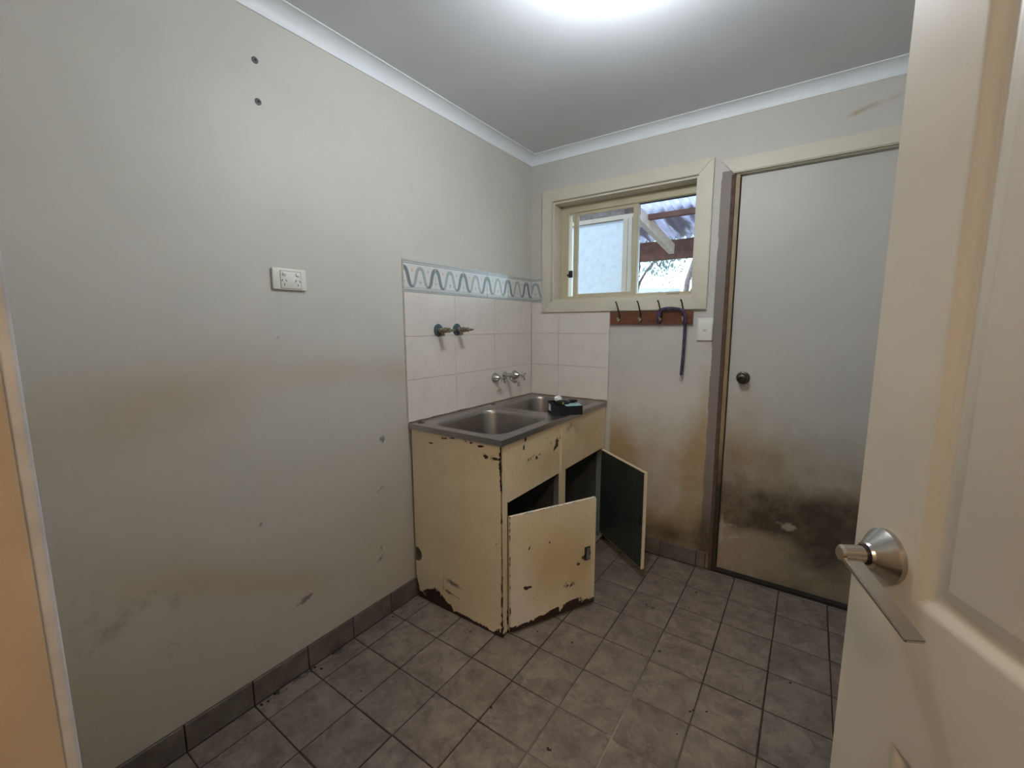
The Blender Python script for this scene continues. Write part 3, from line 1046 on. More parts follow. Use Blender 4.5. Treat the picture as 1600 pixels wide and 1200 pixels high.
add_tube(bm, smooth_pts([(.30, -.28, .62), (.30, -.28, .50), (.27, -.3, .44), (.12, -.3, .38)], 5), .024, 14)
bm_obj('waste_pipe', bm, pvc_m, tr_, smooth=True)
bm = bmesh.new()
add_tube(bm, [(.022, -1.045, .222), (.022, -.5, .24)], .026, 16)
bm_obj('drain_pipe', bm, simple('drain_pipe_stub', (.12, .12, .11), .5), tr_, smooth=True)


def rrect(x0, y0, x1, y1, r, n=8):
    pts = []
    for (cx_, cy_, a0) in ((x1 - r, y1 - r, 0), (x0 + r, y1 - r, 90), (x0 + r, y0 + r, 180), (x1 - r, y0 + r, 270)):
        for i in range(n + 1):
            a = math.radians(a0 + 90 * i / n)
            pts.append((cx_ + r * math.cos(a), cy_ + r * math.sin(a)))
    return pts


bowls = [(.092, -1.028, .492, -.578), (.072, -.500, .492, -.052)]
bm = bmesh.new()
outer = rrect(.0078, -TW, TD, -.0078, .004, 2)
vo = [bm.verts.new((x, y, HB)) for x, y in outer]
eo = [bm.edges.new((vo[i], vo[(i + 1) % len(vo)])) for i in range(len(vo))]
ehs, rims = [], []
for (x0, y0, x1, y1) in bowls:
    vs_ = [bm.verts.new((x, y, HB)) for x, y in rrect(x0, y0, x1, y1, .085, 10)]
    ehs += [bm.edges.new((vs_[i], vs_[(i + 1) % len(vs_)])) for i in range(len(vs_))]
    rims.append(vs_)
bmesh.ops.triangle_fill(bm, edges=eo + ehs, use_beauty=True)
n = len(vo)
rolled = [vo]
for (o_, z) in ((.0012, -.0012), (.0012, -.026), (-.004, -.026)):
    ring = []
    for i, (x, y) in enumerate(outer):
        cx_, cy_ = TD / 2, -TW / 2
        ring.append(bm.verts.new((x + (o_ if x > cx_ else 0), y - (o_ if y < cy_ else 0), HB + z)))
    rolled.append(ring)
for a_, b_ in zip(rolled, rolled[1:]):
    for i in range(n): bm.faces.new((a_[i], a_[(i + 1) % n], b_[(i + 1) % n], b_[i]))
top = bm_obj('steel_top', bm, sink_m, tr_, smooth=True, angle=35)
for bi, (x0, y0, x1, y1) in enumerate(bowls):
    bm = bmesh.new()
    prof = [(0, 0, .085), (.003, -.0008, .083), (.006, -.005, .081), (.009, -.02, .080), (.018, -.15, .075), (.022, -.172, .073), (.032, -.188, .066), (.05, -.196, .05), (.16, -.205, .03)]
    rings = []
    for (o_, z, r_) in prof:
        rings.append([bm.verts.new((x, y, HB + z)) for x, y in rrect(x0 + o_, y0 + o_, x1 - o_, y1 - o_, r_, 10)])
    m_ = len(rings[0])
    for a_, b_ in zip(rings, rings[1:]):
        for i in range(m_): bm.faces.new((a_[i], a_[(i + 1) % m_], b_[(i + 1) % m_], b_[i]))
    bm.faces.new(rings[-1])
    bo = bm_obj('bowl', bm, sink_m, tr_, smooth=True, angle=50)
    bm = bmesh.new()
    add_lathe(bm, ((x0 + x1) / 2, (y0 + y1) / 2, HB - .2045), (0, 0, 1), [(0, .04), (.002, .04), (.003, .032), (.001, .028), (.0005, .001)], 24)
    bm_obj('drain', bm, steel_m, bo, smooth=True)
    # bypass overflow slot cover
plug_m = simple('hole_cover', (.05, .045, .04), .5)
for (x_, y_, r_) in ((.046, -1.030, .017), (.042, -.47, .014)):
    bm = bmesh.new()
    add_lathe(bm, (x_, y_, HB), (0, 0, 1), [(0, r_), (.0015, r_), (.003, r_ * .7)], 18)
    bm_obj('tap_hole_cover', bm, plug_m, tr_, smooth=True)
seal_m = simple('brown_sealant', (.17, .12, .075), .7, var=.45, scale=45)
for nm, pts in (('sealant', [(.0105, -1.066, HB + .001)] + [(.0105 + random.uniform(-.0015, .002), -1.05 + .05 * i, HB + .001) for i in range(21)] + [(.0105, -.012, HB + .001)]),
                ('sealant', [(.012 + .05 * i, -.0105 + random.uniform(-.002, .0015), HB + .001) for i in range(11)] + [(.538, -.0105, HB + .001)])):
    bm = bmesh.new()
    add_tube(bm, pts, [random.uniform(.0035, .0065) for _ in pts], 8)
    bm_obj(nm, bm, seal_m, tr_, smooth=True)


# cupboard doors: folded steel trays; local X from hinge to free edge, -Y outside
def cup_attrs(seed):
    def f(u, v):
        n = vnoise(u, v, 30, seed)
        if seed == 1:
            edge = .016 + .026 * ss(u, .08, .34) * (.3 + .7 * vnoise(u, v * 0, 24, 7)) * ss(-u, -.43, -.36)
            rust = ss(-v, -edge - .022, -edge + .012) * 1.0 + blob(u, v, .34, .035, .05, .018, .25, .4) + blob(u, v, .094, .358, .006, .014, -.3, 1.0) + blob(u, v, .195, .358, .006, .006, 0, .85) \
                + blob(u, v, .076, .18, .014, .010, -.3, 1.0) + blob(u, v, .10, .178, .01, .006, -.3, .7) + blob(u, v, .233, .10, .003, .018, 0, .6) + blob(u, v, .362, .222, .022, .012, .5, .85) \
                + blob(u, v, .40, .258, .034, .05, 0, .65) + ss(v, .509, .5165) * (.3 + .4 * n) + blob(u, v, .33, .14, .1, .06, 0, .3) + blob(u, v, .06, .08, .1, .03, 0, .2) \
                + ss(-u, -.006, -.001) * .55 + blob(u, v, .29, .12, .03, .02, 0, .4)
            yellow = blob(u, v, .2, .27, .16, .2, 0, .75) + blob(u, v, .36, .2, .08, .2, 0, .5) + .2
            white = blob(u, v, .03, .12, .1, .2, 0, .95) + blob(u, v, .1, .04, .15, .05, 0, .4)
            chipw = ss(v, .510, .5165)
        else:
            rust = ss(-v, -.02, 0) * .7
            yellow = np.full_like(u, .3)
            white = np.zeros_like(u)
        return dict(rust=np.clip(ragged(rust, u, v, 28, 40), 0, 1.2), yellow=np.clip(yellow, 0, 1), white=np.clip(white, 0, 1), smear=np.zeros_like(u))
    return f


latch_m = simple('cupboard_latch', (.33, .32, .3), .35, .7, var=.3, scale=60)


def cupboard_door(hinge, ang, z0, wd, ht, seed, corner):
    e = slab('cupboard_door', (0, 0, 0), (1, 0, 0), (0, 0, 1), (0, -1, 0), lines(0, wd, .005), lines(0, ht, .005), .014, cab_m, cup_attrs(seed),
             (lambda u, v: ~(((u > wd - .010) & (v > ht - .010) & (np.hypot(u - wd + .010, v - ht + .010) > .010)))) if corner else None, tr_, (hinge[0], hinge[1], z0), (0, 0, ang))
    return e


angA = math.atan2(.886, .464)
dA = cupboard_door((.5475, -1.0265), angA, .016, .447, .517, 1, True)
bm = bmesh.new()                                   # chipped bare folded edge along the top
for i in range(26):
    a_ = .02 + i * .0165
    if a_ > .437: break
    ln = random.uniform(.006, .015)
    if random.random() < .68: add_box(bm, a_, -.0004, .5145, a_ + ln, .013, .5178)
props(bm_obj('chipped_edge', bm, simple('bare_zinc_edge', (.62, .6, .55), .5, var=.3, scale=60), dA), kind='stuff')
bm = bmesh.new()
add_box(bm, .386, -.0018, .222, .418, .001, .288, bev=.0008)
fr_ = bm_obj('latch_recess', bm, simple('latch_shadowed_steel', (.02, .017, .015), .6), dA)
bm = bmesh.new()
add_box(bm, .396, -.0060, .230, .411, -.0015, .281, bev=.0018, seg=2)
add_box(bm, .393, -.0105, .228, .414, -.0015, .242, bev=.003, seg=2)
bm_obj('latch', bm, latch_m, fr_, smooth=True)
box('inner_face', (.008, .0141, .008), (.439, .0150, .509), inner_m, dA)

wB = .437
angB = math.atan2(-.265, .348)
# the second door hinges on the right post and swings past square, so its dark inside shows
dB = slab('cupboard_door', (0, 0, 0), (1, 0, 0), (0, 0, 1), (0, 1, 0), lines(0, wB, .005), lines(0, .520, .005), .016, cab_m, cup_attrs(2), None, tr_, (.537, -.034, .060), (0, 0, angB))
k = NB('door_inside_green', .4)
k.color(k.mix(k.mr(k.noise(9, 5), .3, .7), (.028, .036, .032), (.05, .06, .054)))
dgreen = k.m
box('inner_face', (.004, -.0172, .004), (wB - .006, -.0158, .516), dgreen, dB)
bm = bmesh.new()
add_box(bm, wB - .034, -.022, .235, wB - .012, -.0170, .285, bev=.002)
add_box(bm, wB - .04, -.028, .25, wB - .028, -.021, .268, bev=.002)
bm_obj('latch', bm, simple('latch_inside', (.025, .025, .022), .5), dB)
for z_ in (.06, .46):
    bm = bmesh.new()
    add_lathe(bm, (.533, -.034, .06 + z_ - .025), (0, 0, 1), [(0, .004), (.05, .004)], 10)
    bm_obj('hinge', bm, latch_m, tr_, smooth=True)

# ------------------------------------------------------------------ taps
chrome_m = simple('worn_chrome', (.55, .54, .52), .16, 1.0, var=.25, scale=40)
k = NB('corroded_brass', .5, .6)
k.color(k.mix(k.mr(k.noise(90, 4), .4, .6), (.17, .14, .095), (.33, .29, .21)))
brass_m = k.m
k = NB('verdigris', .5, .35)
k.color(k.mix(k.mr(k.noise(80, 5, .65), .35, .65), (.035, .05, .05), (.11, .19, .2)))
verd_m = k.m


def machine_tap(y, z, label, tilt):
    e = empty('washing_machine_tap', (.0072, y, z), label=label, cat='tap', group='washing machine taps on the splashback')
    bm = bmesh.new()
    add_lathe(bm, (0, 0, 0), (1, 0, 0), [(0, .0305), (.003, .0305), (.005, .028), (.006, .018), (.010, .0165)], 28)
    bm_obj('flange', bm, verd_m, e, smooth=True, angle=35)
    bm = bmesh.new()
    add_lathe(bm, (.008, 0, 0), (1, 0, 0), [(0, .0125), (.018, .0125), (.020, .010), (.032, .0095), (.034, .0135), (.048, .0135), (.050, .009), (.058, .009), (.060, .0115), (.068, .0115), (.070, .006), (.086, .0055)], 18)
    add_tube(bm, [(.026, 0, 0), (.030, 0, -.016), (.034, 0, -.026)], [.0085, .0085, .0095], 12)
    bm_obj('tap_body', bm, brass_m, e, smooth=True, angle=35)
    bm = bmesh.new()
    dy, dz = math.cos(tilt), math.sin(tilt)
    add_tube(bm, [(.092, -.021 * dy, -.021 * dz), (.092, 0, 0), (.092, .021 * dy, .021 * dz)], [.0042, .006, .0042], 10)
    bm_obj('tee_handle', bm, brass_m, e, smooth=True)
    return e


machine_tap(-.863, 1.293, 'corroded brass washing machine tap with green flange, left one of the upper pair', .12)
machine_tap(-.728, 1.295, 'corroded brass washing machine tap with green flange, right one of the upper pair', .05)


def sink_tap(y, z, label, rot):
    e = empty('sink_tap', (.0072, y, z), label=label, cat='tap', group='chrome taps over the trough')
    bm = bmesh.new()
    add_lathe(bm, (0, 0, 0), (1, 0, 0), [(0, .0285), (.004, .0285), (.010, .026), (.022, .0200), (.032, .0135), (.037, .0095), (.038, .006)], 28)
    bm_obj('bell_flange', bm, chrome_m, e, smooth=True, angle=35)
    bm = bmesh.new()
    add_lathe(bm, (.036, 0, 0), (1, 0, 0), [(0, .0062), (.022, .0062), (.023, .0095), (.036, .0095), (.039, .005)], 16)
    bm_obj('spindle', bm, chrome_m, e, smooth=True, angle=35)
    for q in range(4):
        a_ = rot + q * math.pi / 2
        bm = bmesh.new()
        y_, z_ = math.cos(a_), math.sin(a_)
        add_tube(bm, [(.066, y_ * .006, z_ * .006), (.067, y_ * .018, z_ * .018), (.068, y_ * .026, z_ * .026), (.068, y_ * .029, z_ * .029)], [.0036, .0038, .0052, .0030], 10)
        bm_obj('handle_spoke', bm, chrome_m, e, smooth=True)
    return e


sink_tap(-.411, 1.014, 'chrome cross-handled tap left of the spout above the trough', .35)
sink_tap(-.206, 1.010, 'chrome cross-handled tap right of the spout, nearest the corner', .45)
sp = empty('sink_spout', (.0072, -.309, 1.018), label='stubby chrome spout between the two cross-handled taps', cat='spout')
bm = bmesh.new()
add_lathe(bm, (0, 0, 0), (1, 0, 0), [(0, .024), (.004, .024), (.008, .018), (.012, .0125)], 24)
bm_obj('flange', bm, chrome_m, sp, smooth=True, angle=35)
bm = bmesh.new()
add_lathe(bm, (.010, 0, 0), (1, 0, 0), [(0, .0105), (.022, .0105), (.023, .0145), (.044, .0145), (.047, .011), (.056, .011), (.058, .007)], 18)
bm_obj('spout_body', bm, chrome_m, sp, smooth=True, angle=35)
bm = bmesh.new()
add_tube(bm, smooth_pts([(.044, 0, -.004), (.048, 0, -.022), (.066, 0, -.034), (.088, 0, -.030), (.100, 0, -.040), (.102, 0, -.058)], 4), .0082, 12)
bm_obj('spout_pipe', bm, chrome_m, sp, smooth=True)

# ------------------------------------------------------------------ black box of bits on the trough
bx = empty('black_box', (.487, -.552, HB + .0005), (0, 0, math.radians(48)), label='small black open carton overhanging the trough rim between the bowls', cat='box')
blk = simple('black_card', (.006, .006, .007), .55)
# local X along the long side, +Y towards the wall
LW, LDp, LH = .150, .108, .054
bm = bmesh.new()
add_box(bm, 0, 0, 0, LW, LDp, .004)
add_box(bm, 0, 0, .004, LW, .004, LH - .006)
add_box(bm, 0, LDp - .004, .004, LW, LDp, LH + .006)
add_box(bm, 0, .004, .004, .004, LDp - .004, LH + .006)
add_box(bm, LW - .004, .004, .004, LW, LDp - .004, LH - .008)
bm_obj('carton', bm, blk, bx)
box('lining', (.0042, .0042, .030), (LW - .0042, LDp - .0042, .034), simple('teal_lining', (.09, .24, .22), .5), bx)
# plain white sticker (its printed code is left out)
box('sticker', (-.0006, .058, .014), (.0001, .094, .048), simple('white_sticker', (.62, .62, .64), .5, var=.15, scale=60), bx)
box('blue_card', (.062, .002, LH - .008), (.146, .056, LH - .006), simple('pale_blue_card', (.30, .47, .50), .5, var=.1, scale=30), bx, rot=(math.radians(4), 0, 0))
gd = empty('torch', (.487, -.552, HB + .0005), (0, 0, math.radians(48)), label='dark rounded torch-like gadget with stub handle lying in the black carton', cat='gadget')
bm = bmesh.new()
add_lathe(bm, (.066, .064, .040), (0.05, .0, 1), [(0, .030), (.004, .036), (.014, .0375), (.024, .035), (.029, .028), (.031, .012)], 28)
bm_obj('body', bm, simple('dark_gadget', (.015, .018, .022), .3), gd, smooth=True, angle=40)
bm = bmesh.new()
add_tube(bm, [(.100, .066, .056), (.126, .068, .059), (.146, .069, .060)], [.008, .0085, .007], 12, flat=.8)
bm_obj('stub_handle', bm, blk, gd, smooth=True)
bm = bmesh.new()
add_lathe(bm, (.054, .026, .053), (0, -.4, 1), [(0, .0045), (.007, .005), (.009, .003)], 12)
bm_obj('brass_fitting', bm, simple('bright_brass', (.75, .5, .12), .25, .9), gd, smooth=True)
# crumpled tissue
bm = bmesh.new()
bmesh.ops.create_icosphere(bm, subdivisions=3, radius=.020)
for v in bm.verts:
    nn = math.sin(v.co.x * 310 + 1) * math.sin(v.co.y * 270) * math.sin(v.co.z * 290 + 2)
    v.co *= 1 + .28 * nn + random.uniform(-.06, .06)
    v.co.z *= .75
ti = bm_obj('crumpled_tissue', bm, simple('tissue', (.78, .80, .82), .8), None, (.462, -.468, HB + .074), (.3, .2, .5))
props(ti, 'crumpled white tissue sticking up behind the gadget in the black carton', 'tissue')

# ------------------------------------------------------------------ wall fittings
plate_m = simple('cream_plastic', (.78, .77, .68), .35)
plate2_m = simple('white_plastic', (.82, .80, .73), .35)
# power point on the left wall: 116 x 72 mm
gp = empty('power_point', (0, -1.5835, 1.4755), label='double power point with two rocker switches on the left wall', cat='power point')
bm = bmesh.new()
add_box(bm, 0, -.0585, -.036, .011, .0585, .036, bev=.003, seg=3)
bm_obj('cover_plate', bm, plate_m, gp, smooth=True)
bm = bmesh.new()
add_box(bm, .0108, -.0325, -.0305, .0126, .0375, .0265, bev=.0012, seg=2)
bm_obj('socket_plate', bm, plate2_m, gp, smooth=True)
gap_m = simple('socket_gap', (.22, .2, .15), .7)
box('plate_gap', (.0104, -.0340, -.0320), (.0113, .0390, .0280), gap_m, gp)
for s_, tl in ((-.021, .25), (.0265, -.3)):
    bm = bmesh.new()
    add_box(bm, -.002, -.0065, -.006, .0038, .0065, .006, bev=.0022, seg=2)
    bm_obj('rocker', bm, simple('rocker_white', (.76, .75, .7), .3), gp, (.0126, s_, .0165), (0, tl, 0), smooth=True)
slot_m = simple('slot_dark', (.03, .03, .03), .7)
for s_ in (-.021, .0265):
    for oy, oz, r_ in ((-.007, -.005, .5), (.007, -.005, -.5), (0, -.0185, 0)):
        bm = bmesh.new()
        add_box(bm, -.0002, -.0011, -.0042, .0003, .0011, .0042)
        bm_obj('socket_slot', bm, slot_m, gp, (.0126, s_ + oy, oz), (-r_ if oz > -.01 else 0, 0, 0))
# light switch beside the door
sw = empty('light_switch', (1.0575, 0, 1.293), label='single cream light switch plate beside the stained far door', cat='light switch')
bm = bmesh.new()
add_box(bm, -.0375, -.010, -.058, .0375, 0, .058, bev=.003, seg=3)
bm_obj('switch_plate', bm, plate_m, sw, smooth=True)
bm = bmesh.new()
add_box(bm, -.0285, -.0112, -.046, .0285, -.0095, .046, bev=.0012, seg=2)
bm_obj('switch_cover', bm, plate2_m, sw, smooth=True)
bm = bmesh.new()
add_box(bm, -.0085, -.0155, -.0065, .0085, -.0108, .0065, bev=.002, seg=2)
bm_obj('rocker', bm, simple('switch_rocker', (.78, .77, .72), .3), sw, None, (.12, 0, 0), smooth=True)

# two old wall plugs on the left wall
anchor_m = simple('grey_wall_anchor', (.16, .155, .16), .6, var=.3, scale=120)
for z_, lb in ((2.149, 'grey screw anchor in the left wall, upper of the two'), (2.027, 'grey screw anchor in the left wall, lower of the two')):
    e = empty('screw_anchor', (0, -1.641, z_), label=lb, cat='screw anchor', group='screw anchors in the left wall')
    bm = bmesh.new()
    add_lathe(bm, (-.001, 0, 0), (1, 0, 0), [(0, .0105), (.003, .010), (.005, .007), (.0045, .0045), (.001, .004)], 18)
    bm_obj('collar', bm, anchor_m, e, smooth=True, angle=40)
    bm = bmesh.new()
    add_lathe(bm, (0, 0, 0), (1, 0, 0), [(0, .0040), (.003, .0036)], 10)
    bm_obj('screw', bm, slot_m, e, smooth=True)

# coat rail
k = NB('red_timber', .35)
c = k.mix(k.mr(k.noise(12, 5, .6, stretch=(.35, 3, 5)), .3, .7), (.10, .030, .014), (.235, .085, .036))
k.color(c)
cr = empty('coat_rail', (0, 0, 0), label='reddish timber coat rail with four double hooks under the window', cat='coat rail')
box('board', (.549, -.0195, 1.320), (.998, -.0003, 1.388), k.m, cr, bev=.002)
hook_m = simple('bronze_hook', (.10, .085, .06), .35, .85, var=.3, scale=60)
tip_m = simple('pale_hook_tip', (.62, .55, .4), .3, .6)
for hx in (.606, .728, .838, .955):
    hk = empty('hook', (hx, -.0195, 1.354))
    hk.parent = cr
    bm = bmesh.new()
    add_box(bm, -.006, -.003, -.020, .006, 0, .026, bev=.0012)
    bm_obj('hook_plate', bm, hook_m, hk)
    bm = bmesh.new()
    add_tube(bm, smooth_pts([(0, -.002, .012), (-.001, -.012, .030), (-.003, -.024, .055), (-.006, -.036, .078), (-.010, -.044, .091)], 4), [.0038] * 12 + [.0036, .0036, .0036, .004, .0046], 10)
    bm_obj('upper_prong', bm, hook_m, hk, smooth=True)
    bm = bmesh.new()
    add_tube(bm, smooth_pts([(0, -.002, -.004), (0, -.012, -.014), (0, -.024, -.015), (0, -.030, -.006), (0, -.031, .003)], 4), [.0032] * 12 + [.0034, .0036, .004, .0046, .005], 10)
    bm_obj('lower_prong', bm, tip_m, hk, smooth=True)

# purple lead looped over the two right-hand hooks
k = NB('purple_webbing', .6)
c = k.mix(k.mr(k.noise(60, 3, .5, stretch=(1, 1, .4)), .35, .65), (.022, .012, .035), (.10, .06, .14))
k.color(c)
le = empty('dog_lead', (.955, -.042, 1.39), label='purple webbing lead draped over the two right-hand hooks of the coat rail', cat='lead')
R0 = Vector((.955, -.06, 1.39))
pts = [(.829, -.052, 1.322), (.827, -.056, 1.352), (.829, -.060, 1.383), (.845, -.062, 1.397), (.893, -.062, 1.402), (.940, -.062, 1.394), (.962, -.064, 1.380), (.967, -.060, 1.345), (.9655, -.052, 1.30), (.964, -.047, 1.22), (.961, -.044, 1.13), (.957, -.042, 1.052)]
bm = bmesh.new()
add_tube(bm, smooth_pts([Vector(p) - R0 for p in pts], 6), .0082, 10, flat=.45, updir=(0, 1, 0))
bm_obj('webbing', bm, k.m, le, smooth=True)
bm = bmesh.new()
add_tube(bm, smooth_pts([Vector(p) - R0 for p in [(.829, -.050, 1.392), (.836, -.056, 1.37), (.829, -.058, 1.345), (.834, -.054, 1.325), (.826, -.052, 1.345)]], 6), .006, 10, flat=.5, updir=(0, 1, 0))
bm_obj('wound_loop', bm, k.m, le, smooth=True)
bm = bmesh.new()
add_lathe(bm, Vector((.957, -.042, 1.052)) - R0, (-.02, 0, -1), [(0, .0045), (.008, .0045), (.009, .003), (.016, .003)], 12)
add_tube(bm, [Vector((.957 + .006 * math.sin(t), -.042, 1.028 + .009 * math.cos(t))) - R0 for t in [i * 2 * math.pi / 12 for i in range(12)]], .0013, 6)
bm_obj('snap_clip', bm, chrome_m, le, smooth=True)

# ceiling lamp just above the frame: batten holder with bulb
LX, LY = 1.02, -1.20
lp = empty('ceiling_lamp', (LX, LY, ZC), label='white batten holder with a glowing bulb on the ceiling at the top edge', cat='lamp')
bm = bmesh.new()
add_lathe(bm, (0, 0, 0), (0, 0, -1), [(0, .045), (.006, .045), (.010, .036), (.018, .024), (.078, .021), (.084, .016)], 28)
bm_obj('batten_holder', bm, plate2_m, lp, smooth=True, angle=35)
k = NB('lit_bulb', .3)
k.color((.8, .8, .8))
k.b.inputs['Emission Color'].default_value = (*BULB_COLOR, 1)
k.b.inputs['Emission Strength'].default_value = BULB_STRENGTH
bm = bmesh.new()
add_lathe(bm, (0, 0, -.082), (0, 0, -1), [(0, .012), (.010, .015), (.022, .025), (.034, .030), (.046, .030), (.056, .025), (.063, .016), (.066, .005)], 20)
bm_obj('bulb', bm, k.m, lp, smooth=True)

# warm lamp in the hallway behind the camera
hl = empty('hall_lamp', (1.78, -3.2, ZC), label='warm round oyster light on the hallway ceiling behind the doorway', cat='lamp')
bm = bmesh.new()
add_lathe(bm, (0, 0, 0), (0, 0, -1), [(0, .18), (.012, .18), (.016, .165)], 24)
bm_obj('lamp_base', bm, plate2_m, hl, smooth=True)
k = NB('warm_globe', .3)
k.b.inputs['Emission Color'].default_value = (*HALL_COLOR, 1)
k.b.inputs['Emission Strength'].default_value = HALL_WATT
bm = bmesh.new()
add_lathe(bm, (0, 0, -.014), (0, 0, -1), [(0, .165), (.02, .165), (.045, .15), (.065, .115), (.078, .06), (.082, .01)], 24)
bm_obj('globe', bm, k.m, hl, smooth=True)

# ------------------------------------------------------------------ crumbs on the floor
crumbs = [(.962, -.493), (.994, -.499), (1.135, -.402), (1.136, -.259), (.366, -1.118), (.394, -1.108), (1.046, -.814), (1.044, -.769), (1.081, -.769), (1.1, -.756),
          (1.273, -.965), (1.265, -.976), (1.543, -.638), (.784, -.913), (.679, -.883), (.632, -.94), (1.312, -.944), (.077, -1.087), (.069, -1.106), (.694, -1.352),
          (.362, -1.635), (.263, -1.566), (1.25, -1.086), (.04, -1.233), (1.428, -.811), (.938, -1.366), (.03, -1.62), (.022, -1.60), (.05, -1.59), (.02, -1.75), (.025, -1.80), (.03, -1.78), (.018, -1.52)]
bm = bmesh.new()
for (x_, y_) in crumbs:
    for q in range(random.choice((1, 1, 2))):
        s_ = random.uniform(.0020, .0050)
        mt_ = Matrix.Translation((x_ + random.uniform(-.008, .008) * (q > 0), y_ + random.uniform(-.008, .008) * (q > 0), s_ * .3)) @ Matrix.Rotation(random.uniform(0, 3), 4, 'Z') @ Matrix.Diagonal((s_ * random.uniform(.8, 1.9), s_, s_ * .5, 1))
        bmesh.ops.create_icosphere(bm, subdivisions=1, radius=1, matrix=mt_)
props(bm_obj('dirt_crumbs', bm, simple('dark_dirt', (.014, .010, .008), .9)), 'dark crumbs of dirt scattered over the grey floor tiles', 'dirt', kind='stuff')

# ------------------------------------------------------------------ outside the window
gr_m = simple('outside_ground', (.30, .25, .18), .9, var=.3, scale=2)
props(box('ground', (-40, .15, -.35), (25, 60, -.25), gr_m), kind='structure')
vtim = simple('verandah_timber', (.17, .075, .055), .8, var=.35, scale=9)
pale_t = simple('pale_brace_timber', (.80, .70, .58), .8, var=.12, scale=12)
k = NB('verandah_sheet', .4)
k.color((.30, .28, .34))
trl = k.n('ShaderNodeBsdfTranslucent')
trl.inputs['Color'].default_value = (.75, .76, .85, 1)
ms = k.n('ShaderNodeMixShader')
px_ = k.sep(k.pos())
k.put(ms.inputs[0], k.math('MAXIMUM', k.mr(k.noise(9, 3, .5, stretch=(1, .10, 1)), .44, .56, .03, .42), k.mr(px_[1], 2.28, 2.10, 0.0, .85)))
k.nt.links.new(k.b.outputs[0], ms.inputs[1])
k.nt.links.new(trl.outputs[0], ms.inputs[2])
k.nt.links.new(ms.outputs[0], k.nt.nodes['Material Output'].inputs['Surface'])
sheet_m = k.m
ve = empty('verandah', (0, 0, 0), label='rusty brown verandah beams under corrugated sheet seen through the right window pane', cat='verandah')
box('front_beam', (-1.6, 2.98, 2.087), (1.6, 3.03, 2.308), vtim, ve)
box('purlin', (-1.6, 2.18, 2.392), (1.6, 2.25, 2.440), vtim, ve)
bm = bmesh.new()
nx, slope = 560, (2.347 - 2.470) / (3.12 - 2.18)
cols = []
for i in range(nx + 1):
    x_ = -1.7 + 3.4 * i / nx
    zz = .022 * math.cos(2 * math.pi * x_ / .088)
    cols.append([(bm.verts.new((x_, y_, 2.470 + slope * (y_ - 2.18) + zz))) for y_ in (.9, 2.2, 3.12)])
for a_, b_ in zip(cols, cols[1:]):
    for q in range(2): bm.faces.new((a_[q], b_[q], b_[q + 1], a_[q + 1]))
shm = bm_obj('corrugated_sheet', bm, sheet_m, ve, smooth=True, angle=80)
bm = bmesh.new()
p0, p1 = Vector((-.03, 1.75, 2.47)), Vector((.078, 2.97, 2.20))
ax, ay, ad = frame_axes(p1 - p0)
for v in add_box(bm, -.06, -.03, 0, .06, .03, (p1 - p0).length, bev=.003):
    c_ = v.co.copy()
    v.co = p0 + Vector((1, .1, 0)).normalized() * c_.y * 1.0 + ad * c_.z + ad.cross(Vector((1, .1, 0)).normalized()).normalized() * c_.x
bm_obj('diagonal_brace', bm, pale_t, ve)
for x_ in (-1.5, 1.45):
    box('post', (x_ - .05, 2.93, -.3), (x_ + .05, 3.03, 2.30), vtim, ve)

scr = empty('outdoor_screen', (0, 0, 0), label='pale blue-white screen panel in a cream frame outside the left window pane', cat='screen')
pan_m = simple('pale_screen_sheet', (.38, .45, .48), .6, var=.02, scale=2)
box('screen_panel', (-1.1, 1.20, -.3), (.155, 1.22, 2.19), pan_m, scr)
scr_m = simple('screen_frame_paint', (.27, .245, .18), .5, var=.06, scale=8)
box('top_rail', (-1.1, 1.18, 2.187), (.24, 1.24, 2.222), scr_m, scr)
box('post', (.155, 1.18, -.3), (.196, 1.24, 2.187), scr_m, scr)
box('post', (.203, 1.17, -.3), (.232, 1.25, 2.187), scr_m, scr)
box('dark_strip', (.196, 1.22, -.3), (.203, 1.23, 2.187), rub, scr)
box('header_board', (-1.1, 1.20, 2.222), (.155, 1.26, 2.40), simple('rough_grey_board', (.10, .085, .08), .9, var=.5, scale=25), scr)
box('beam_end', (.155, 1.20, 2.222), (.27, 1.26, 2.40), simple('dark_brown_board', (.05, .03, .022), .9, var=.3, scale=20), scr)

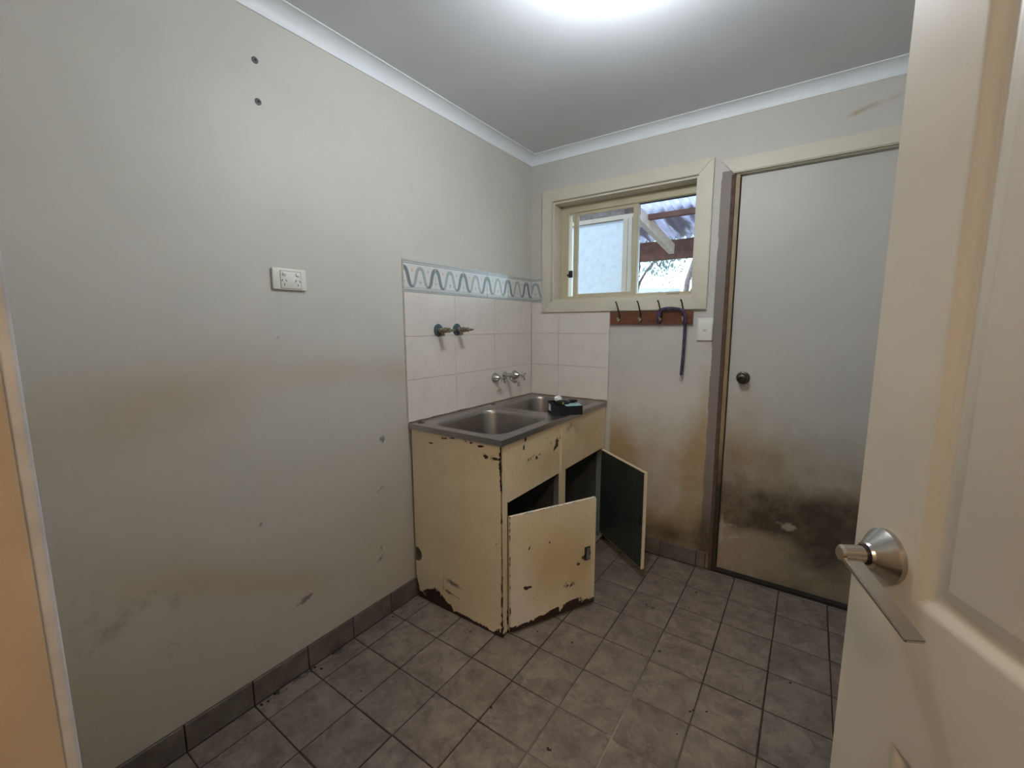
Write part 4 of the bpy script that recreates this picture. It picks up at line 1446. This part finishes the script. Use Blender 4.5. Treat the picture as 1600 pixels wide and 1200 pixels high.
# far roof and gum trees
fr2 = empty('neighbour_roof', (0, 0, 0), label='low pale roof beyond the verandah at the lower left of the right pane', cat='roof')
bm = bmesh.new()
va = [bm.verts.new(p) for p in ((-6.4, 12, 2.50), (-2.75, 12, 2.32), (-2.75, 15, 2.70), (-6.4, 15, 2.90), (-6.4, 12, 2.38), (-2.75, 12, 2.22), (-2.75, 15, 2.5), (-6.4, 15, 2.7))]
for q in ((0, 1, 2, 3), (4, 5, 6, 7), (0, 1, 5, 4), (1, 2, 6, 5), (2, 3, 7, 6), (3, 0, 4, 7)): bm.faces.new([va[i] for i in q])
bm_obj('roof_sheet', bm, simple('pale_roof', (.55, .6, .6), .5), fr2)
box('wall', (-6.3, 12.3, -.3), (-2.8, 14.8, 2.42), simple('pale_shed_wall', (.5, .48, .45), .8), fr2)
bark_m = simple('gum_bark', (.20, .17, .16), .9, var=.3, scale=6)
leaf_m = simple('gum_leaves', (.20, .29, .26), .6, var=.4, scale=3)


def gum(x, y, h, seed, label):
    r = random.Random(seed)
    e = empty('gum_tree', (x, y, -.3), label=label, cat='tree', group='gum trees beyond the verandah')
    bm = bmesh.new()
    tips = []

    def branch(p, d, L, rad, depth):
        pts_ = [p]
        for i in range(4):
            d = (d + Vector((r.uniform(-.22, .22), r.uniform(-.22, .22), r.uniform(-.05, .15)))).normalized()
            pts_.append(pts_[-1] + d * L / 4)
        add_tube(bm, pts_, [rad * (1 - .12 * i) for i in range(5)], 6)
        if depth == 0:
            tips.extend(pts_[1:])
            return
        for q in range(3):
            branch(pts_[2 + q % 3], (d + Vector((r.uniform(-.9, .9), r.uniform(-.9, .9), r.uniform(-.1, .5)))).normalized(), L * r.uniform(.55, .8), rad * .55, depth - 1)

    branch(Vector((0, 0, 0)), Vector((r.uniform(-.1, .1), 0, 1)), h * .5, h * .018, 3)
    bm_obj('trunk', bm, bark_m, e, smooth=True)
    bm = bmesh.new()
    for t in tips:
        for q in range(70):
            c_ = t + Vector((r.gauss(0, .28), r.gauss(0, .28), r.gauss(-.08, .25)))
            a_ = Vector((r.uniform(-1, 1), r.uniform(-1, 1), r.uniform(-1.6, .2))).normalized()
            s_ = a_.cross(Vector((r.uniform(-1, 1), r.uniform(-1, 1), r.uniform(-1, 1)))).normalized()
            L, W = r.uniform(.08, .16), r.uniform(.012, .024)
            bm.faces.new([bm.verts.new(c_ - a_ * L * .5), bm.verts.new(c_ + s_ * W), bm.verts.new(c_ + a_ * L * .5), bm.verts.new(c_ - s_ * W)])
    props(bm_obj('foliage', bm, leaf_m, e), kind='stuff')


gum(-3.1, 17.5, 9.5, 3, 'farther gum tree seen low through the right window pane beyond the verandah')
gum(-2.45, 9.5, 7.0, 8, 'nearer gum tree with slanting bare trunk seen below the verandah beam')
